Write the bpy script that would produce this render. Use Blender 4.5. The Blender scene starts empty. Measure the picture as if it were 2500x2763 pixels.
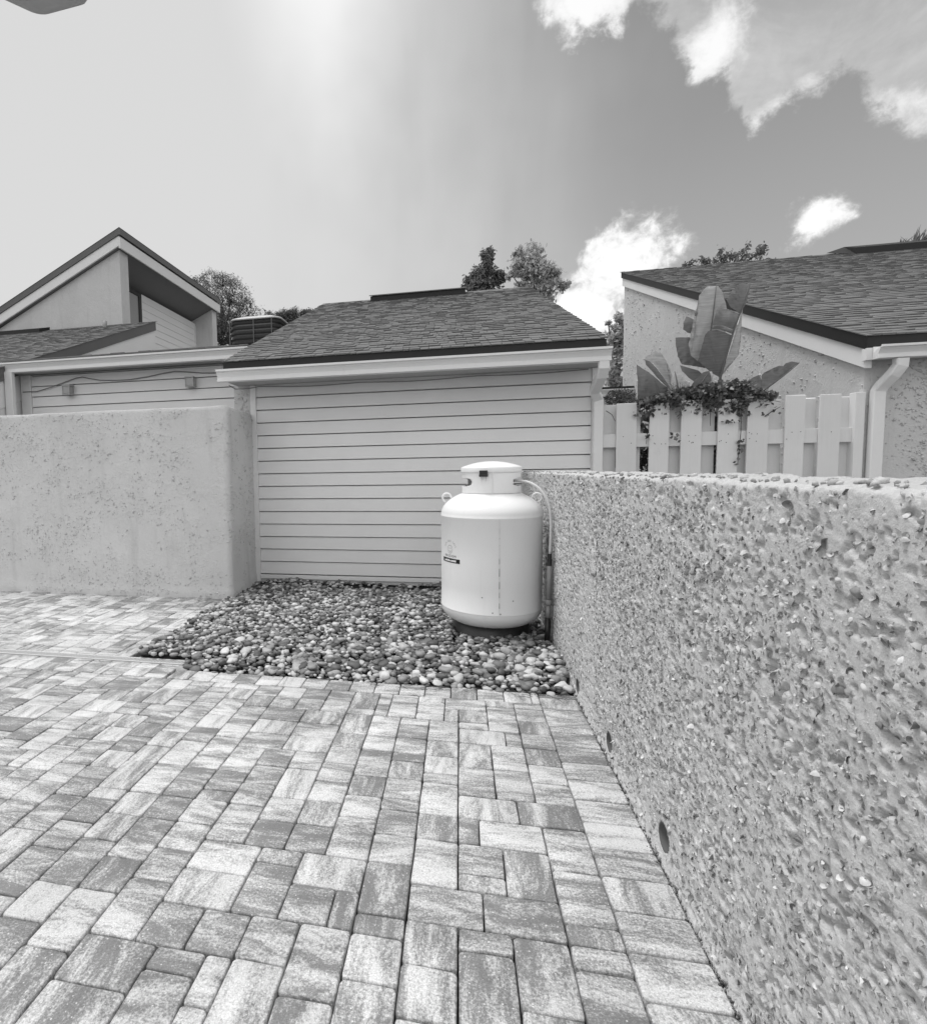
import bpy, bmesh, math, random
import numpy as np
from mathutils import Vector, Matrix, noise as mnoise

R_ = math.radians
random.seed(7)
rng = np.random.default_rng(7)
scene = bpy.context.scene
COL = scene.collection

# ------------------------------------------------------------------ camera
EYE = Vector((0.0, 0.0, 1.2))
PITCH, ROLL, YAW = R_(4.066), R_(0.962), R_(-12.013)
fwd = Vector((math.sin(YAW) * math.cos(PITCH), math.cos(YAW) * math.cos(PITCH), -math.sin(PITCH)))
rgt = Vector((math.cos(YAW), -math.sin(YAW), 0))
dwn = fwd.cross(rgt)
c_, s_ = math.cos(ROLL), math.sin(ROLL)
rgt, dwn = c_ * rgt + s_ * dwn, -s_ * rgt + c_ * dwn
cam_data = bpy.data.cameras.new("camera")
cam = bpy.data.objects.new("camera", cam_data)
COL.objects.link(cam)
up_ = -dwn
cam.matrix_world = Matrix(((rgt.x, up_.x, -fwd.x, EYE.x), (rgt.y, up_.y, -fwd.y, EYE.y),
                           (rgt.z, up_.z, -fwd.z, EYE.z), (0, 0, 0, 1)))
cam_data.sensor_fit = 'HORIZONTAL'
cam_data.sensor_width = 36.0
cam_data.lens = 36.0 * 1456 / 2500
cam_data.shift_x = (1250 - 929.5) / 2500
cam_data.shift_y = -(1381.5 - 1373.3) / 2500
cam_data.clip_start = 0.05
cam_data.clip_end = 2000
scene.camera = cam


def ray(x, y):
    return fwd + rgt * ((x - 929.5) / 1456) + dwn * ((y - 1373.3) / 1456)


def at(x, y, Y):          # point of the vertical plane Y = const seen at photo position x, y
    d = ray(x, y)
    return EYE + d * (Y / d.y)


def atx(x, y, X):
    d = ray(x, y)
    return EYE + d * (X / d.x)


# ------------------------------------------------------------------ node helpers
class N:
    """tiny wrapper that builds math node chains"""
    def __init__(self, nt):
        self.nt = nt

    def node(self, t, **kw):
        n = self.nt.nodes.new(t)
        for k, v in kw.items():
            setattr(n, k, v)
        return n

    def set(self, sock, v):
        if isinstance(v, bpy.types.NodeSocket):
            self.nt.links.new(v, sock)
        else:
            sock.default_value = v

    def m(self, op, a, b=0.0, c=None, clamp=False):
        n = self.node('ShaderNodeMath', operation=op, use_clamp=clamp)
        self.set(n.inputs[0], a)
        self.set(n.inputs[1], b)
        if c is not None:
            self.set(n.inputs[2], c)
        return n.outputs[0]

    def noise(self, vec, scale, detail=4, rough=.55, dist=0.0, out=0):
        n = self.node('ShaderNodeTexNoise')
        self.set(n.inputs['Vector'], vec)
        n.inputs['Scale'].default_value = scale
        n.inputs['Detail'].default_value = detail
        n.inputs['Roughness'].default_value = rough
        n.inputs['Distortion'].default_value = dist
        return n.outputs[out]

    def voro(self, vec, scale, feature='F1', out='Distance', rand=1.0):
        n = self.node('ShaderNodeTexVoronoi', feature=feature)
        self.set(n.inputs['Vector'], vec)
        n.inputs['Scale'].default_value = scale
        n.inputs['Randomness'].default_value = rand
        return n.outputs[out]

    def ramp(self, v, a, b, lo=0.0, hi=1.0, smooth=True):
        n = self.node('ShaderNodeMapRange')
        n.interpolation_type = 'SMOOTHSTEP' if smooth else 'LINEAR'
        self.set(n.inputs[0], v)
        for i, q in zip((1, 2, 3, 4), (a, b, lo, hi)):
            self.set(n.inputs[i], q)
        return n.outputs[0]

    def mix(self, f, a, b):
        n = self.node('ShaderNodeMix', data_type='FLOAT')
        self.set(n.inputs[0], f)
        self.set(n.inputs[2], a)
        self.set(n.inputs[3], b)
        return n.outputs[0]

    def mapv(self, vec, scale=(1, 1, 1), loc=(0, 0, 0), rot=(0, 0, 0)):
        n = self.node('ShaderNodeMapping')
        self.set(n.inputs[0], vec)
        n.inputs['Location'].default_value = loc
        n.inputs['Rotation'].default_value = rot
        n.inputs['Scale'].default_value = scale
        return n.outputs[0]

    def vadd(self, a, b):
        n = self.node('ShaderNodeVectorMath', operation='ADD')
        self.set(n.inputs[0], a)
        self.set(n.inputs[1], b)
        return n.outputs[0]

    def comb(self, x, y, z):
        n = self.node('ShaderNodeCombineXYZ')
        for i, q in enumerate((x, y, z)):
            self.set(n.inputs[i], q)
        return n.outputs[0]

    def bump(self, h, strength=.3, dist=.01, normal=None):
        n = self.node('ShaderNodeBump')
        n.inputs['Strength'].default_value = strength
        n.inputs['Distance'].default_value = dist
        self.set(n.inputs['Height'], h)
        if normal is not None:
            self.set(n.inputs['Normal'], normal)
        return n.outputs[0]


# ------------------------------------------------------------------ world sky + sun
SUN_AZ, SUN_EL = -76.0, 72.0
EXPOSURE = .88
world = bpy.data.worlds.new("World")
scene.world = world
world.use_nodes = True
nt = world.node_tree
nt.nodes.clear()
w = N(nt)
sky = w.node('ShaderNodeTexSky', sky_type='NISHITA')
sky.sun_disc = False
sky.sun_elevation = R_(SUN_EL)
sky.sun_rotation = R_(SUN_AZ)
sky.air_density = 1.0
sky.dust_density = 3.5
sky.ozone_density = 1.0
bw = w.node('ShaderNodeRGBToBW')
nt.links.new(sky.outputs[0], bw.inputs[0])
tc = w.node('ShaderNodeTexCoord')
D_ = tc.outputs['Generated']
sep = w.node('ShaderNodeSeparateXYZ')
nt.links.new(D_, sep.inputs[0])
az = w.m('MULTIPLY', w.m('ARCTAN2', sep.outputs[0], sep.outputs[1]), 57.2958)
el = w.m('MULTIPLY', w.m('ARCSINE', sep.outputs[2]), 57.2958)


def blob(a0, e0, ra, re, rot=0.0):
    """soft ellipse round a direction, 1 in the middle and falling to 0 at its rim"""
    da, de = w.m('SUBTRACT', az, a0), w.m('SUBTRACT', el, e0)
    cr, sr = math.cos(R_(rot)), math.sin(R_(rot))
    u = w.m('ADD', w.m('MULTIPLY', da, cr / ra), w.m('MULTIPLY', de, sr / ra))
    v = w.m('ADD', w.m('MULTIPLY', da, -sr / re), w.m('MULTIPLY', de, cr / re))
    d = w.m('ADD', w.m('MULTIPLY', u, u), w.m('MULTIPLY', v, v))
    return w.m('SUBTRACT', 1.0, w.m('SQRT', d))


def vmax(*a):
    r = a[0]
    for q in a[1:]:
        r = w.m('MAXIMUM', r, q)
    return r


fine = w.noise(D_, 11.0, 11, .60, .25)
fine2 = w.noise(w.mapv(D_, loc=(3.1, 1.7, .4)), 34.0, 9, .66, .3)
broad = w.noise(w.mapv(D_, loc=(7.1, 2.2, 1.4)), 3.0, 4, .5)
wisp = w.noise(w.mapv(D_, scale=(1, 1, 1.9), loc=(2.1, .7, .2)), 5.0, 9, .62, .6)
fz = w.m('ADD', w.m('MULTIPLY', w.m('SUBTRACT', fine, .5), 5.0), w.m('MULTIPLY', w.m('SUBTRACT', fine2, .5), 2.2))
SKY_STRENGTH = .1
K = 1.0 / (SKY_STRENGTH * 2 ** EXPOSURE)
# clear sky with its haze, paler towards the roofs
base = w.m('MULTIPLY', bw.outputs[0], .50)
base = w.m('DIVIDE', base, w.m('ADD', 1.0, w.m('MULTIPLY', base, 1.0 / (1.1 * K))))
base = w.m('ADD', w.m('MULTIPLY', base, .25), w.ramp(el, 40, 8, .22 * K, .40 * K))
# thin veil of cloud over the left of the sky, streaky towards its right edge
streak = w.noise(w.comb(w.m('MULTIPLY', az, .055), w.m('MULTIPLY', el, .012), 2.7), 2.2, 4, .5, .3)
veil = vmax(blob(-66, 35, 88, 110, 0), blob(-14, 76, 46, 44, 0))
veil = w.m('ADD', veil, w.m('ADD', w.m('MULTIPLY', w.m('SUBTRACT', broad, .5), .30), w.m('MULTIPLY', w.m('SUBTRACT', streak, .5), .16)))
veil = w.ramp(veil, -.02, .50)
glow = w.ramp(w.m('ADD', blob(-13.0, 44, 11, 20, 0), w.m('MULTIPLY', w.m('SUBTRACT', broad, .5), .7)), 0, 1.0)
v = w.mix(w.m('MULTIPLY', veil, .94), base, .73 * K)
v = w.m('ADD', v, w.m('MULTIPLY', glow, .30 * K))
# bank of cloud on the right: ragged bright lower edge, greyer sheet above it
def pw(x, pts):
    """piecewise linear curve through pts"""
    r = pts[0][1]
    for (x0, y0), (x1, y1) in zip(pts, pts[1:]):
        r = w.m('ADD', r, w.ramp(x, x0, x1, 0.0, y1 - y0, smooth=False))
    return r


edge = pw(az, [(5, 40), (7.5, 36.2), (10, 33.6), (12.5, 34.6), (15.5, 35.6), (18, 33.5), (20.5, 29.4), (22.5, 28.6), (24, 25.0), (27, 25.6), (29.5, 26.2), (32, 23.2), (36, 20.5), (45, 19), (60, 18)])
dd = w.m('ADD', w.m('SUBTRACT', el, edge), w.m('MULTIPLY', fz, 2.0))
gate = w.ramp(w.m('ADD', az, w.m('MULTIPLY', fz, 1.2)), 5.5, 8.5)
bank = w.m('MULTIPLY', w.ramp(dd, -.7, 1.2), gate)
lit = vmax(blob(10.8, 36.4, 5.2, 3.8, -10), blob(15.5, 37.5, 4.0, 2.0, 0), blob(21.6, 31.6, 2.9, 3.3, -40), w.m('MULTIPLY', blob(26.0, 26.2, 4.4, 1.4, 18), .62), w.m('MULTIPLY', blob(33, 24, 5, 1.5, -20), .42))
lit = w.ramp(w.m('ADD', lit, w.m('MULTIPLY', fz, .42)), .0, .8)
shade = w.ramp(w.m('ADD', wisp, w.m('MULTIPLY', fine2, .4)), .45, .95, .42 * K, .60 * K)
shade = w.mix(w.ramp(dd, 0, 9), w.m('ADD', shade, .06 * K), shade)
v = w.mix(w.m('MULTIPLY', bank, .92), v, w.mix(lit, shade, 1.04 * K))
# low cumulus above the right roof and a small one beside it
bright = vmax(blob(15.0, 17.2, 5.6, 4.2, 16), blob(12.0, 14.4, 4.2, 3.2, 0), w.m('MULTIPLY', blob(28.1, 18.3, 2.5, 1.5, 22), .62))
cl_b = w.ramp(w.m('ADD', bright, w.m('MULTIPLY', fz, .50)), .04, .52)
core = w.ramp(w.m('ADD', bright, w.m('MULTIPLY', fz, .55)), .05, .75, .60 * K, 1.06 * K)
v = w.mix(w.m('MULTIPLY', cl_b, .97), v, core)
# unseen bright cumulus added behind and beside the camera to light the front faces
rest = w.ramp(w.noise(w.mapv(D_, scale=(1, 1, 2.0), loc=(1.3, 4.7, 2.9)), 2.6, 8, .58, .3), .38, .58)
rest = w.m('MULTIPLY', rest, w.ramp(sep.outputs[1], .22, -.15))
v = w.mix(rest, v, 1.38 * K)
bg = w.node('ShaderNodeBackground')
nt.links.new(v, bg.inputs[0])
bg.inputs[1].default_value = SKY_STRENGTH
wo = w.node('ShaderNodeOutputWorld')
nt.links.new(bg.outputs[0], wo.inputs[0])

sun_d = bpy.data.lights.new("sun", 'SUN')
sun_d.energy = 1.35
sun_d.angle = R_(24)
sun_d.color = (1, 1, 1)
sun = bpy.data.objects.new("sun", sun_d)
COL.objects.link(sun)
sd = Vector((math.sin(R_(SUN_AZ)) * math.cos(R_(SUN_EL)), math.cos(R_(SUN_AZ)) * math.cos(R_(SUN_EL)), math.sin(R_(SUN_EL))))
sun.rotation_euler = sd.to_track_quat('Z', 'Y').to_euler()
sun.location = (0, 0, 20)

scene.view_settings.view_transform = 'Standard'
scene.view_settings.look = 'None'
scene.view_settings.exposure = EXPOSURE
scene.view_settings.gamma = 1.0
scene.view_settings.use_curve_mapping = False


# ------------------------------------------------------------------ materials
def mat_new(name, rough=.7, spec=.3):
    m = bpy.data.materials.new(name)
    m.use_nodes = True
    t = m.node_tree
    b = t.nodes['Principled BSDF']
    b.inputs['Roughness'].default_value = rough
    b.inputs['Specular IOR Level'].default_value = spec
    return m, N(t), b


def geo(n):
    g = n.node('ShaderNodeNewGeometry')
    return g


def piece_random(n):
    """one random number per piece, for single objects and for joined pieces alike"""
    g = geo(n)
    o = n.node('ShaderNodeObjectInfo')
    return n.m('FRACT', n.m('ADD', g.outputs['Random Per Island'], o.outputs['Random'])), g.outputs['Position']


def mat_paint(name, tone, var=.06, rough=.55, spec=.3, grain=(1, 1, 1), bump=.05, dirt=0.0, streak=0.0):
    m, n, b = mat_new(name, rough, spec)
    pr, pos = piece_random(n)
    a = n.noise(pos, 2.3, 5, .6)
    f = n.noise(n.mapv(pos, scale=grain), 60, 4, .65)
    t = n.m('ADD', n.m('MULTIPLY', n.m('SUBTRACT', a, .5), var * 2.4), n.m('MULTIPLY', n.m('SUBTRACT', f, .5), var * 1.2))
    t = n.m('ADD', t, n.m('MULTIPLY', n.m('SUBTRACT', pr, .5), var))
    if dirt:
        d = n.noise(n.mapv(pos, scale=(1, 1, .5), loc=(5, 3, 1)), 14, 7, .7)
        t = n.m('SUBTRACT', t, n.ramp(d, .58, .78, 0, dirt))
    if streak:
        s = n.noise(n.mapv(pos, scale=(1, 1, .06), loc=(2, 9, 1)), 26, 5, .6)
        t = n.m('SUBTRACT', t, n.ramp(s, .55, .75, 0, streak))
    v = n.m('MULTIPLY', n.m('ADD', 1.0, t), tone)
    n.nt.links.new(v, b.inputs['Base Color'])
    if bump:
        n.nt.links.new(n.bump(f, bump, .004), b.inputs['Normal'])
    return m


def mat_stucco(name, tone, scale=1.0, bump=.5, speck=.12):
    m, n, b = mat_new(name, .9, .15)
    g = geo(n)
    pos = g.outputs['Position']
    a = n.noise(pos, 1.6, 6, .6)
    f = n.noise(pos, 55 * scale, 6, .68)
    f2 = n.noise(pos, 190 * scale, 4, .7)
    c = n.voro(n.vadd(pos, n.comb(n.m('MULTIPLY', f, .02), n.m('MULTIPLY', f, .02), 0)), 62 * scale)
    chip = n.ramp(c, .12, .42)
    mask = n.ramp(n.noise(pos, 5.5 * scale, 5, .6), .45, .62)
    h = n.m('ADD', n.m('MULTIPLY', f, .6), n.m('MULTIPLY', f2, .25))
    h = n.m('ADD', h, n.m('MULTIPLY', n.m('MULTIPLY', chip, mask), .55))
    t = n.m('ADD', n.m('MULTIPLY', n.m('SUBTRACT', a, .5), .30), n.m('MULTIPLY', n.m('SUBTRACT', f2, .5), speck * 2.5))
    t = n.m('ADD', t, n.m('MULTIPLY', n.m('SUBTRACT', f, .5), speck * 2))
    s = n.noise(n.mapv(pos, scale=(1, 1, .12)), 8, 5, .6)
    t = n.m('SUBTRACT', t, n.ramp(s, .52, .8, 0, .14))
    n.nt.links.new(n.m('MULTIPLY', n.m('ADD', 1.0, t), tone), b.inputs['Base Color'])
    n.nt.links.new(n.bump(h, bump, .012), b.inputs['Normal'])
    return m


def mat_chip(name, lo, hi):
    m, n, b = mat_new(name, .6, .35)
    pr, pos = piece_random(n)
    f = n.noise(pos, 300, 3, .6)
    v = n.ramp(n.m('POWER', pr, 1.4), 0, 1, lo, hi, smooth=False)
    n.nt.links.new(n.m('MULTIPLY', v, n.m('ADD', .8, n.m('MULTIPLY', f, .4))), b.inputs['Base Color'])
    return m


def mat_paver():
    m, n, b = mat_new('paver_concrete', .55, .45)
    pr, pos = piece_random(n)
    wn = n.node('ShaderNodeTexWhiteNoise', noise_dimensions='1D')
    n.set(wn.inputs['W'], n.m('MULTIPLY', pr, 917.0))
    sc = n.node('ShaderNodeSeparateColor')
    n.nt.links.new(wn.outputs['Color'], sc.inputs[0])
    r1, r2, r3 = sc.outputs[0], sc.outputs[1], sc.outputs[2]
    off = n.comb(n.m('MULTIPLY', r1, 40.0), n.m('MULTIPLY', r2, 40.0), n.m('MULTIPLY', r3, 40.0))
    p2 = n.vadd(pos, off)
    sx = n.noise(n.mapv(p2, scale=(3.6, 15, 4)), 1.0, 11, .76, .5)
    sy = n.noise(n.mapv(p2, scale=(15, 3.6, 4)), 1.0, 11, .76, .5)
    st = n.mix(n.ramp(r3, .66, .67), sx, sy)
    fine = n.noise(p2, 150, 5, .75)
    st = n.m('ADD', st, n.m('MULTIPLY', n.m('SUBTRACT', fine, .5), .62))
    st = n.m('ADD', st, n.m('MULTIPLY', n.m('SUBTRACT', r1, .5), .15))
    tone = n.ramp(st, .375, .625, .19, .61)
    grit = n.noise(p2, 270, 3, .8)
    tone = n.m('MULTIPLY', tone, n.ramp(grit, .3, .7, .66, 1.34, smooth=False))
    vor = n.node('ShaderNodeTexVoronoi', feature='F1')
    n.set(vor.inputs['Vector'], p2)
    vor.inputs['Scale'].default_value = 95
    spot = n.ramp(vor.outputs['Distance'], .16, .22, 1, 0)
    scv = n.node('ShaderNodeSeparateColor')
    n.nt.links.new(vor.outputs['Color'], scv.inputs[0])
    lightspot = n.m('MULTIPLY', spot, n.ramp(scv.outputs[0], .74, .75))
    darkspot = n.m('MULTIPLY', spot, n.ramp(scv.outputs[1], .76, .77))
    tone = n.mix(n.m('MULTIPLY', lightspot, .8), tone, .72)
    tone = n.mix(n.m('MULTIPLY', darkspot, .55), tone, .11)
    wear = n.noise(pos, 1.7, 6, .65, .4)
    tone = n.m('MULTIPLY', tone, n.ramp(wear, .32, .68, .84, 1.13))
    n.nt.links.new(tone, b.inputs['Base Color'])
    h = n.m('ADD', n.m('MULTIPLY', fine, .7), n.m('MULTIPLY', grit, .5))
    n.nt.links.new(n.bump(h, .35, .004), b.inputs['Normal'])
    n.nt.links.new(n.ramp(fine, .3, .7, .42, .7), b.inputs['Roughness'])
    return m


def mat_pebble():
    m, n, b = mat_new('river_pebble', .55, .4)
    pr, pos = piece_random(n)
    v = n.ramp(pr, 0, 1, 0, 1, smooth=False)
    tone = n.m('ADD', .07, n.m('MULTIPLY', n.m('POWER', v, 1.8), .54))
    band = n.noise(n.vadd(pos, n.comb(n.m('MULTIPLY', pr, 33.), 0, 0)), 55, 5, .6, .6)
    fine = n.noise(pos, 420, 3, .7)
    tone = n.m('MULTIPLY', tone, n.m('ADD', .55, n.m('ADD', n.m('MULTIPLY', band, .6), n.m('MULTIPLY', fine, .3))))
    n.nt.links.new(tone, b.inputs['Base Color'])
    n.nt.links.new(n.bump(fine, .2, .002), b.inputs['Normal'])
    return m


def mat_shingle():
    m, n, b = mat_new('asphalt_shingle', .95, .1)
    pr, pos = piece_random(n)
    f = n.noise(pos, 320, 3, .8)
    a = n.noise(pos, 3.2, 5, .6)
    st = n.noise(n.mapv(pos, scale=(1, .25, .25)), 11, 4, .6)
    tone = n.m('ADD', .150, n.m('MULTIPLY', pr, .030))
    tone = n.m('MULTIPLY', tone, n.m('ADD', .55, n.m('ADD', n.m('MULTIPLY', f, .5), n.m('ADD', n.m('MULTIPLY', a, .25), n.m('MULTIPLY', st, .15)))))
    n.nt.links.new(tone, b.inputs['Base Color'])
    n.nt.links.new(n.bump(f, .5, .003), b.inputs['Normal'])
    return m


def mat_leaf(name, lo, hi, trans=.25, rough=.45, vein=False):
    m, n, b = mat_new(name, rough, .4)
    pr, pos = piece_random(n)
    a = n.noise(pos, 9, 3, .6)
    t = n.ramp(n.m('ADD', n.m('MULTIPLY', pr, .7), n.m('MULTIPLY', a, .3)), .1, .9, lo, hi, smooth=False)
    if vein:
        s = n.noise(n.mapv(pos, scale=(1.2, 1.2, 16), rot=(0, R_(18), 0)), 6, 4, .6)
        t = n.m('MULTIPLY', t, n.m('ADD', .5, n.m('MULTIPLY', s, 1.0)))
        n.nt.links.new(n.bump(s, .35, .006), b.inputs['Normal'])
    n.nt.links.new(t, b.inputs['Base Color'])
    tr = n.node('ShaderNodeBsdfTranslucent')
    n.nt.links.new(n.m('MULTIPLY', t, 1.5), tr.inputs[0])
    mx = n.node('ShaderNodeMixShader')
    mx.inputs[0].default_value = trans
    n.nt.links.new(b.outputs[0], mx.inputs[1])
    n.nt.links.new(tr.outputs[0], mx.inputs[2])
    out = n.nt.nodes['Material Output']
    n.nt.links.new(mx.outputs[0], out.inputs[0])
    return m


def mat_flat(name, tone, rough=.6, spec=.3, metal=0.0):
    m, n, b = mat_new(name, rough, spec)
    pos = geo(n).outputs['Position']
    f = n.noise(pos, 40, 4, .6)
    n.nt.links.new(n.m('MULTIPLY', n.m('ADD', .88, n.m('MULTIPLY', f, .24)), tone), b.inputs['Base Color'])
    b.inputs['Metallic'].default_value = metal
    return m


M = dict(
    paver=mat_paver(), pebble=mat_pebble(), shingle=mat_shingle(),
    sand=mat_paint('joint_sand', .035, .25, .95, .1, bump=.3),
    earth=mat_paint('bare_ground', .16, .25, .95, .1, bump=.3),
    siding=mat_paint('siding_paint', .76, .05, .6, .25, grain=(.08, 1, 1), bump=.12, dirt=.04),
    siding_lt=mat_paint('pale_siding_paint', .74, .04, .6, .25, grain=(.08, 1, 1), bump=.1),
    trim=mat_paint('trim_paint', .74, .05, .5, .3, bump=.05, dirt=.05),
    gutter=mat_paint('gutter_enamel', .76, .04, .35, .45, bump=.02, streak=.05),
    spout=mat_paint('downspout_enamel', .74, .05, .4, .4, bump=.04, dirt=.06),
    fascia=mat_paint('dark_drip_edge', .018, .12, .55, .3, bump=.05),
    fasciag=mat_paint('grey_drip_edge', .13, .1, .55, .3, bump=.05),
    soffit=mat_paint('soffit_paint', .42, .05, .7, .2),
    shell=mat_stucco('shell_stucco', .55, 1.6, .6, .2),
    chip=mat_chip('shell_chip', .20, .66),
    housechip=mat_chip('house_chip', .46, .60),
    chip_dk=mat_chip('shell_chip_dull', .22, .52),
    stucco=mat_stucco('painted_stucco', .60, .8, .6, .07),
    stucco_far=mat_stucco('house_stucco', .57, .55, .5, .10),
    fence=mat_paint('fence_paint', .70, .07, .65, .25, grain=(1, 1, .06), bump=.25, dirt=.10),
    tank=mat_paint('tank_enamel', .80, .02, .36, .5, bump=.015, dirt=.05, streak=.035),
    weld=mat_paint('weld_bead', .66, .1, .5, .4, bump=.2, dirt=.2),
    rust=mat_paint('seam_wear', .30, .5, .8, .2, dirt=.4),
    black=mat_flat('black_plastic', .012, .35, .5),
    dark=mat_flat('dark_metal', .03, .5, .4),
    hose=mat_flat('pale_hose', .62, .45, .4),
    pvc=mat_flat('grey_conduit', .26, .5, .4),
    weep=mat_flat('weep_pipe', .11, .8, .2),
    cable=mat_flat('grey_cable', .20, .5, .4),
    lampg=mat_flat('lamp_glass', .36, .2, .6),
    lamp=mat_flat('lamp_grey', .40, .45, .4),
    coil=mat_flat('condenser_coil', .03, .7, .3),
    coilbar=mat_flat('condenser_bar', .12, .5, .4),
    acTop=mat_flat('condenser_top', .40, .4, .4),
    glass=mat_flat('window_glass', .25, .08, .8),
    drain=mat_flat('drain_plastic', .55, .45, .4),
    void=mat_flat('drain_void', .02, .9, .1),
    ink=mat_flat('print_black', .012, .5, .3),
    inkg=mat_flat('print_grey', .36, .5, .3),
    inkw=mat_flat('print_white', .85, .5, .3),
    banana=mat_leaf('banana_leaf', .11, .21, .25, .62, vein=True),
    banana_lt=mat_leaf('pale_banana_leaf', .34, .48, .35, .6, vein=True),
    rib=mat_flat('leaf_midrib', .10, .5, .3),
    ivy=mat_leaf('ivy_leaf', .04, .16, .15, .4),
    stem=mat_flat('plant_stem', .07, .8, .2),
    pine=mat_leaf('pine_needles', .07, .17, .2, .6),
    oak=mat_leaf('tree_leaf', .09, .24, .30, .5),
    oak_lt=mat_leaf('pale_tree_leaf', .28, .60, .42, .45),
    bark=mat_flat('tree_bark', .06, .9, .2),
)


# ------------------------------------------------------------------ mesh builder
class MB:
    def __init__(self):
        self.v, self.f, self.n = [], [], 0

    def add(self, verts, faces):
        o = self.n
        self.v.extend([tuple(q) for q in verts])
        self.f.extend([tuple(i + o for i in q) for q in faces])
        self.n += len(verts)

    def box(self, x0, x1, y0, y1, z0, z1):
        self.add([(x0, y0, z0), (x1, y0, z0), (x1, y1, z0), (x0, y1, z0), (x0, y0, z1), (x1, y0, z1), (x1, y1, z1), (x0, y1, z1)],
                 [(0, 3, 2, 1), (4, 5, 6, 7), (0, 1, 5, 4), (1, 2, 6, 5), (2, 3, 7, 6), (3, 0, 4, 7)])

    def prism(self, poly, off):
        """closed polygon (list of 3d points) pushed along off"""
        n = len(poly)
        off = Vector(off)
        a = [Vector(p) for p in poly]
        self.add(a + [p + off for p in a],
                 [tuple(range(n))[::-1], tuple(range(n, 2 * n))] + [(i, (i + 1) % n, n + (i + 1) % n, n + i) for i in range(n)])

    def extrude_x(self, prof, x0, x1):
        self.prism([(x0, y, z) for y, z in prof], (x1 - x0, 0, 0))

    def tube(self, pts, r, seg=8, r1=None, cap=True):
        pts = [Vector(p) for p in pts]
        n = len(pts)
        ring = []
        prev = None
        for i, p in enumerate(pts):
            t = (pts[min(i + 1, n - 1)] - pts[max(i - 1, 0)]).normalized()
            if prev is None:
                a = t.orthogonal().normalized()
            else:
                a = (prev - t * prev.dot(t)).normalized()
            prev = a
            b = t.cross(a)
            rr = r if r1 is None else r + (r1 - r) * i / max(1, n - 1)
            ring += [p + (a * math.cos(2 * math.pi * k / seg) + b * math.sin(2 * math.pi * k / seg)) * rr for k in range(seg)]
        fs = []
        for i in range(n - 1):
            for k in range(seg):
                k2 = (k + 1) % seg
                fs.append((i * seg + k, i * seg + k2, (i + 1) * seg + k2, (i + 1) * seg + k))
        if cap:
            fs.append(tuple(range(seg))[::-1])
            fs.append(tuple(range((n - 1) * seg, n * seg)))
        self.add(ring, fs)

    def lathe(self, prof, cx=0, cy=0, seg=48, cap0=False, cap1=False):
        vs, fs = [], []
        for r, z in prof:
            vs += [(cx + r * math.cos(2 * math.pi * k / seg), cy + r * math.sin(2 * math.pi * k / seg), z) for k in range(seg)]
        for i in range(len(prof) - 1):
            for k in range(seg):
                k2 = (k + 1) % seg
                fs.append((i * seg + k, i * seg + k2, (i + 1) * seg + k2, (i + 1) * seg + k))
        if cap0:
            fs.append(tuple(range(seg))[::-1])
        if cap1:
            fs.append(tuple(range((len(prof) - 1) * seg, len(prof) * seg)))
        self.add(vs, fs)

    def mesh(self, name, mat, smooth=False, off=(0, 0, 0)):
        me = bpy.data.meshes.new(name)
        me.from_pydata([(x - off[0], y - off[1], z - off[2]) for x, y, z in self.v], [], self.f)
        me.materials.append(mat)
        if smooth:
            me.shade_smooth()
        me.update()
        return me


def root_of(o):
    while o.parent is not None:
        o = o.parent
    return o


def link(name, me, parent=None):
    o = bpy.data.objects.new(name, me)
    COL.objects.link(o)
    if parent is not None:
        o.parent = parent
    return o


def part(name, mb, mat, parent=None, smooth=False, label=None, kind=None):
    off = root_of(parent).location if parent is not None else (0, 0, 0)
    o = link(name, mb.mesh(name, mat, smooth, off), parent)
    if label:
        o['label'] = label
    if kind:
        o['kind'] = kind
    return o


def thing(name, label, cat, loc=(0, 0, 0), group=None):
    o = bpy.data.objects.new(name, None)
    o.empty_display_size = .1
    COL.objects.link(o)
    o.location = loc
    o['label'] = label
    o['category'] = cat
    if group:
        o['group'] = group
    return o


def np_mesh(name, V, F, mat, smooth=False):
    """mesh from numpy arrays: V (n,3), F (m,k) all faces with k corners"""
    me = bpy.data.meshes.new(name)
    k = F.shape[1]
    me.vertices.add(len(V))
    me.vertices.foreach_set('co', np.asarray(V, dtype=np.float32).ravel())
    me.loops.add(F.size)
    me.loops.foreach_set('vertex_index', np.asarray(F, dtype=np.int32).ravel())
    me.polygons.add(len(F))
    me.polygons.foreach_set('loop_start', np.arange(0, F.size, k, dtype=np.int32))
    me.materials.append(mat)
    me.update(calc_edges=True)
    me.validate()
    if smooth:
        me.shade_smooth()
    return me


def bevel(o, width, seg=2, angle=35):
    b = o.modifiers.new('bevel', 'BEVEL')
    b.width = width
    b.segments = seg
    b.limit_method = 'ANGLE'
    b.angle_limit = R_(angle)
    return o


def ico(sub):
    bm = bmesh.new()
    bmesh.ops.create_icosphere(bm, subdivisions=sub, radius=1.0)
    V = np.array([v.co[:] for v in bm.verts])
    F = np.array([[v.index for v in f.verts] for f in bm.faces])
    bm.free()
    return V, F


ICO1, ICO2 = ico(1), ico(2)


def rand_rot(n):
    q = rng.normal(size=(n, 4))
    q /= np.linalg.norm(q, axis=1)[:, None]
    a, b, c, d = q.T
    return np.stack([np.stack([1 - 2 * (c * c + d * d), 2 * (b * c - a * d), 2 * (b * d + a * c)], 1),
                     np.stack([2 * (b * c + a * d), 1 - 2 * (b * b + d * d), 2 * (c * d - a * b)], 1),
                     np.stack([2 * (b * d - a * c), 2 * (c * d + a * b), 1 - 2 * (b * b + c * c)], 1)], 1)


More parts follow.
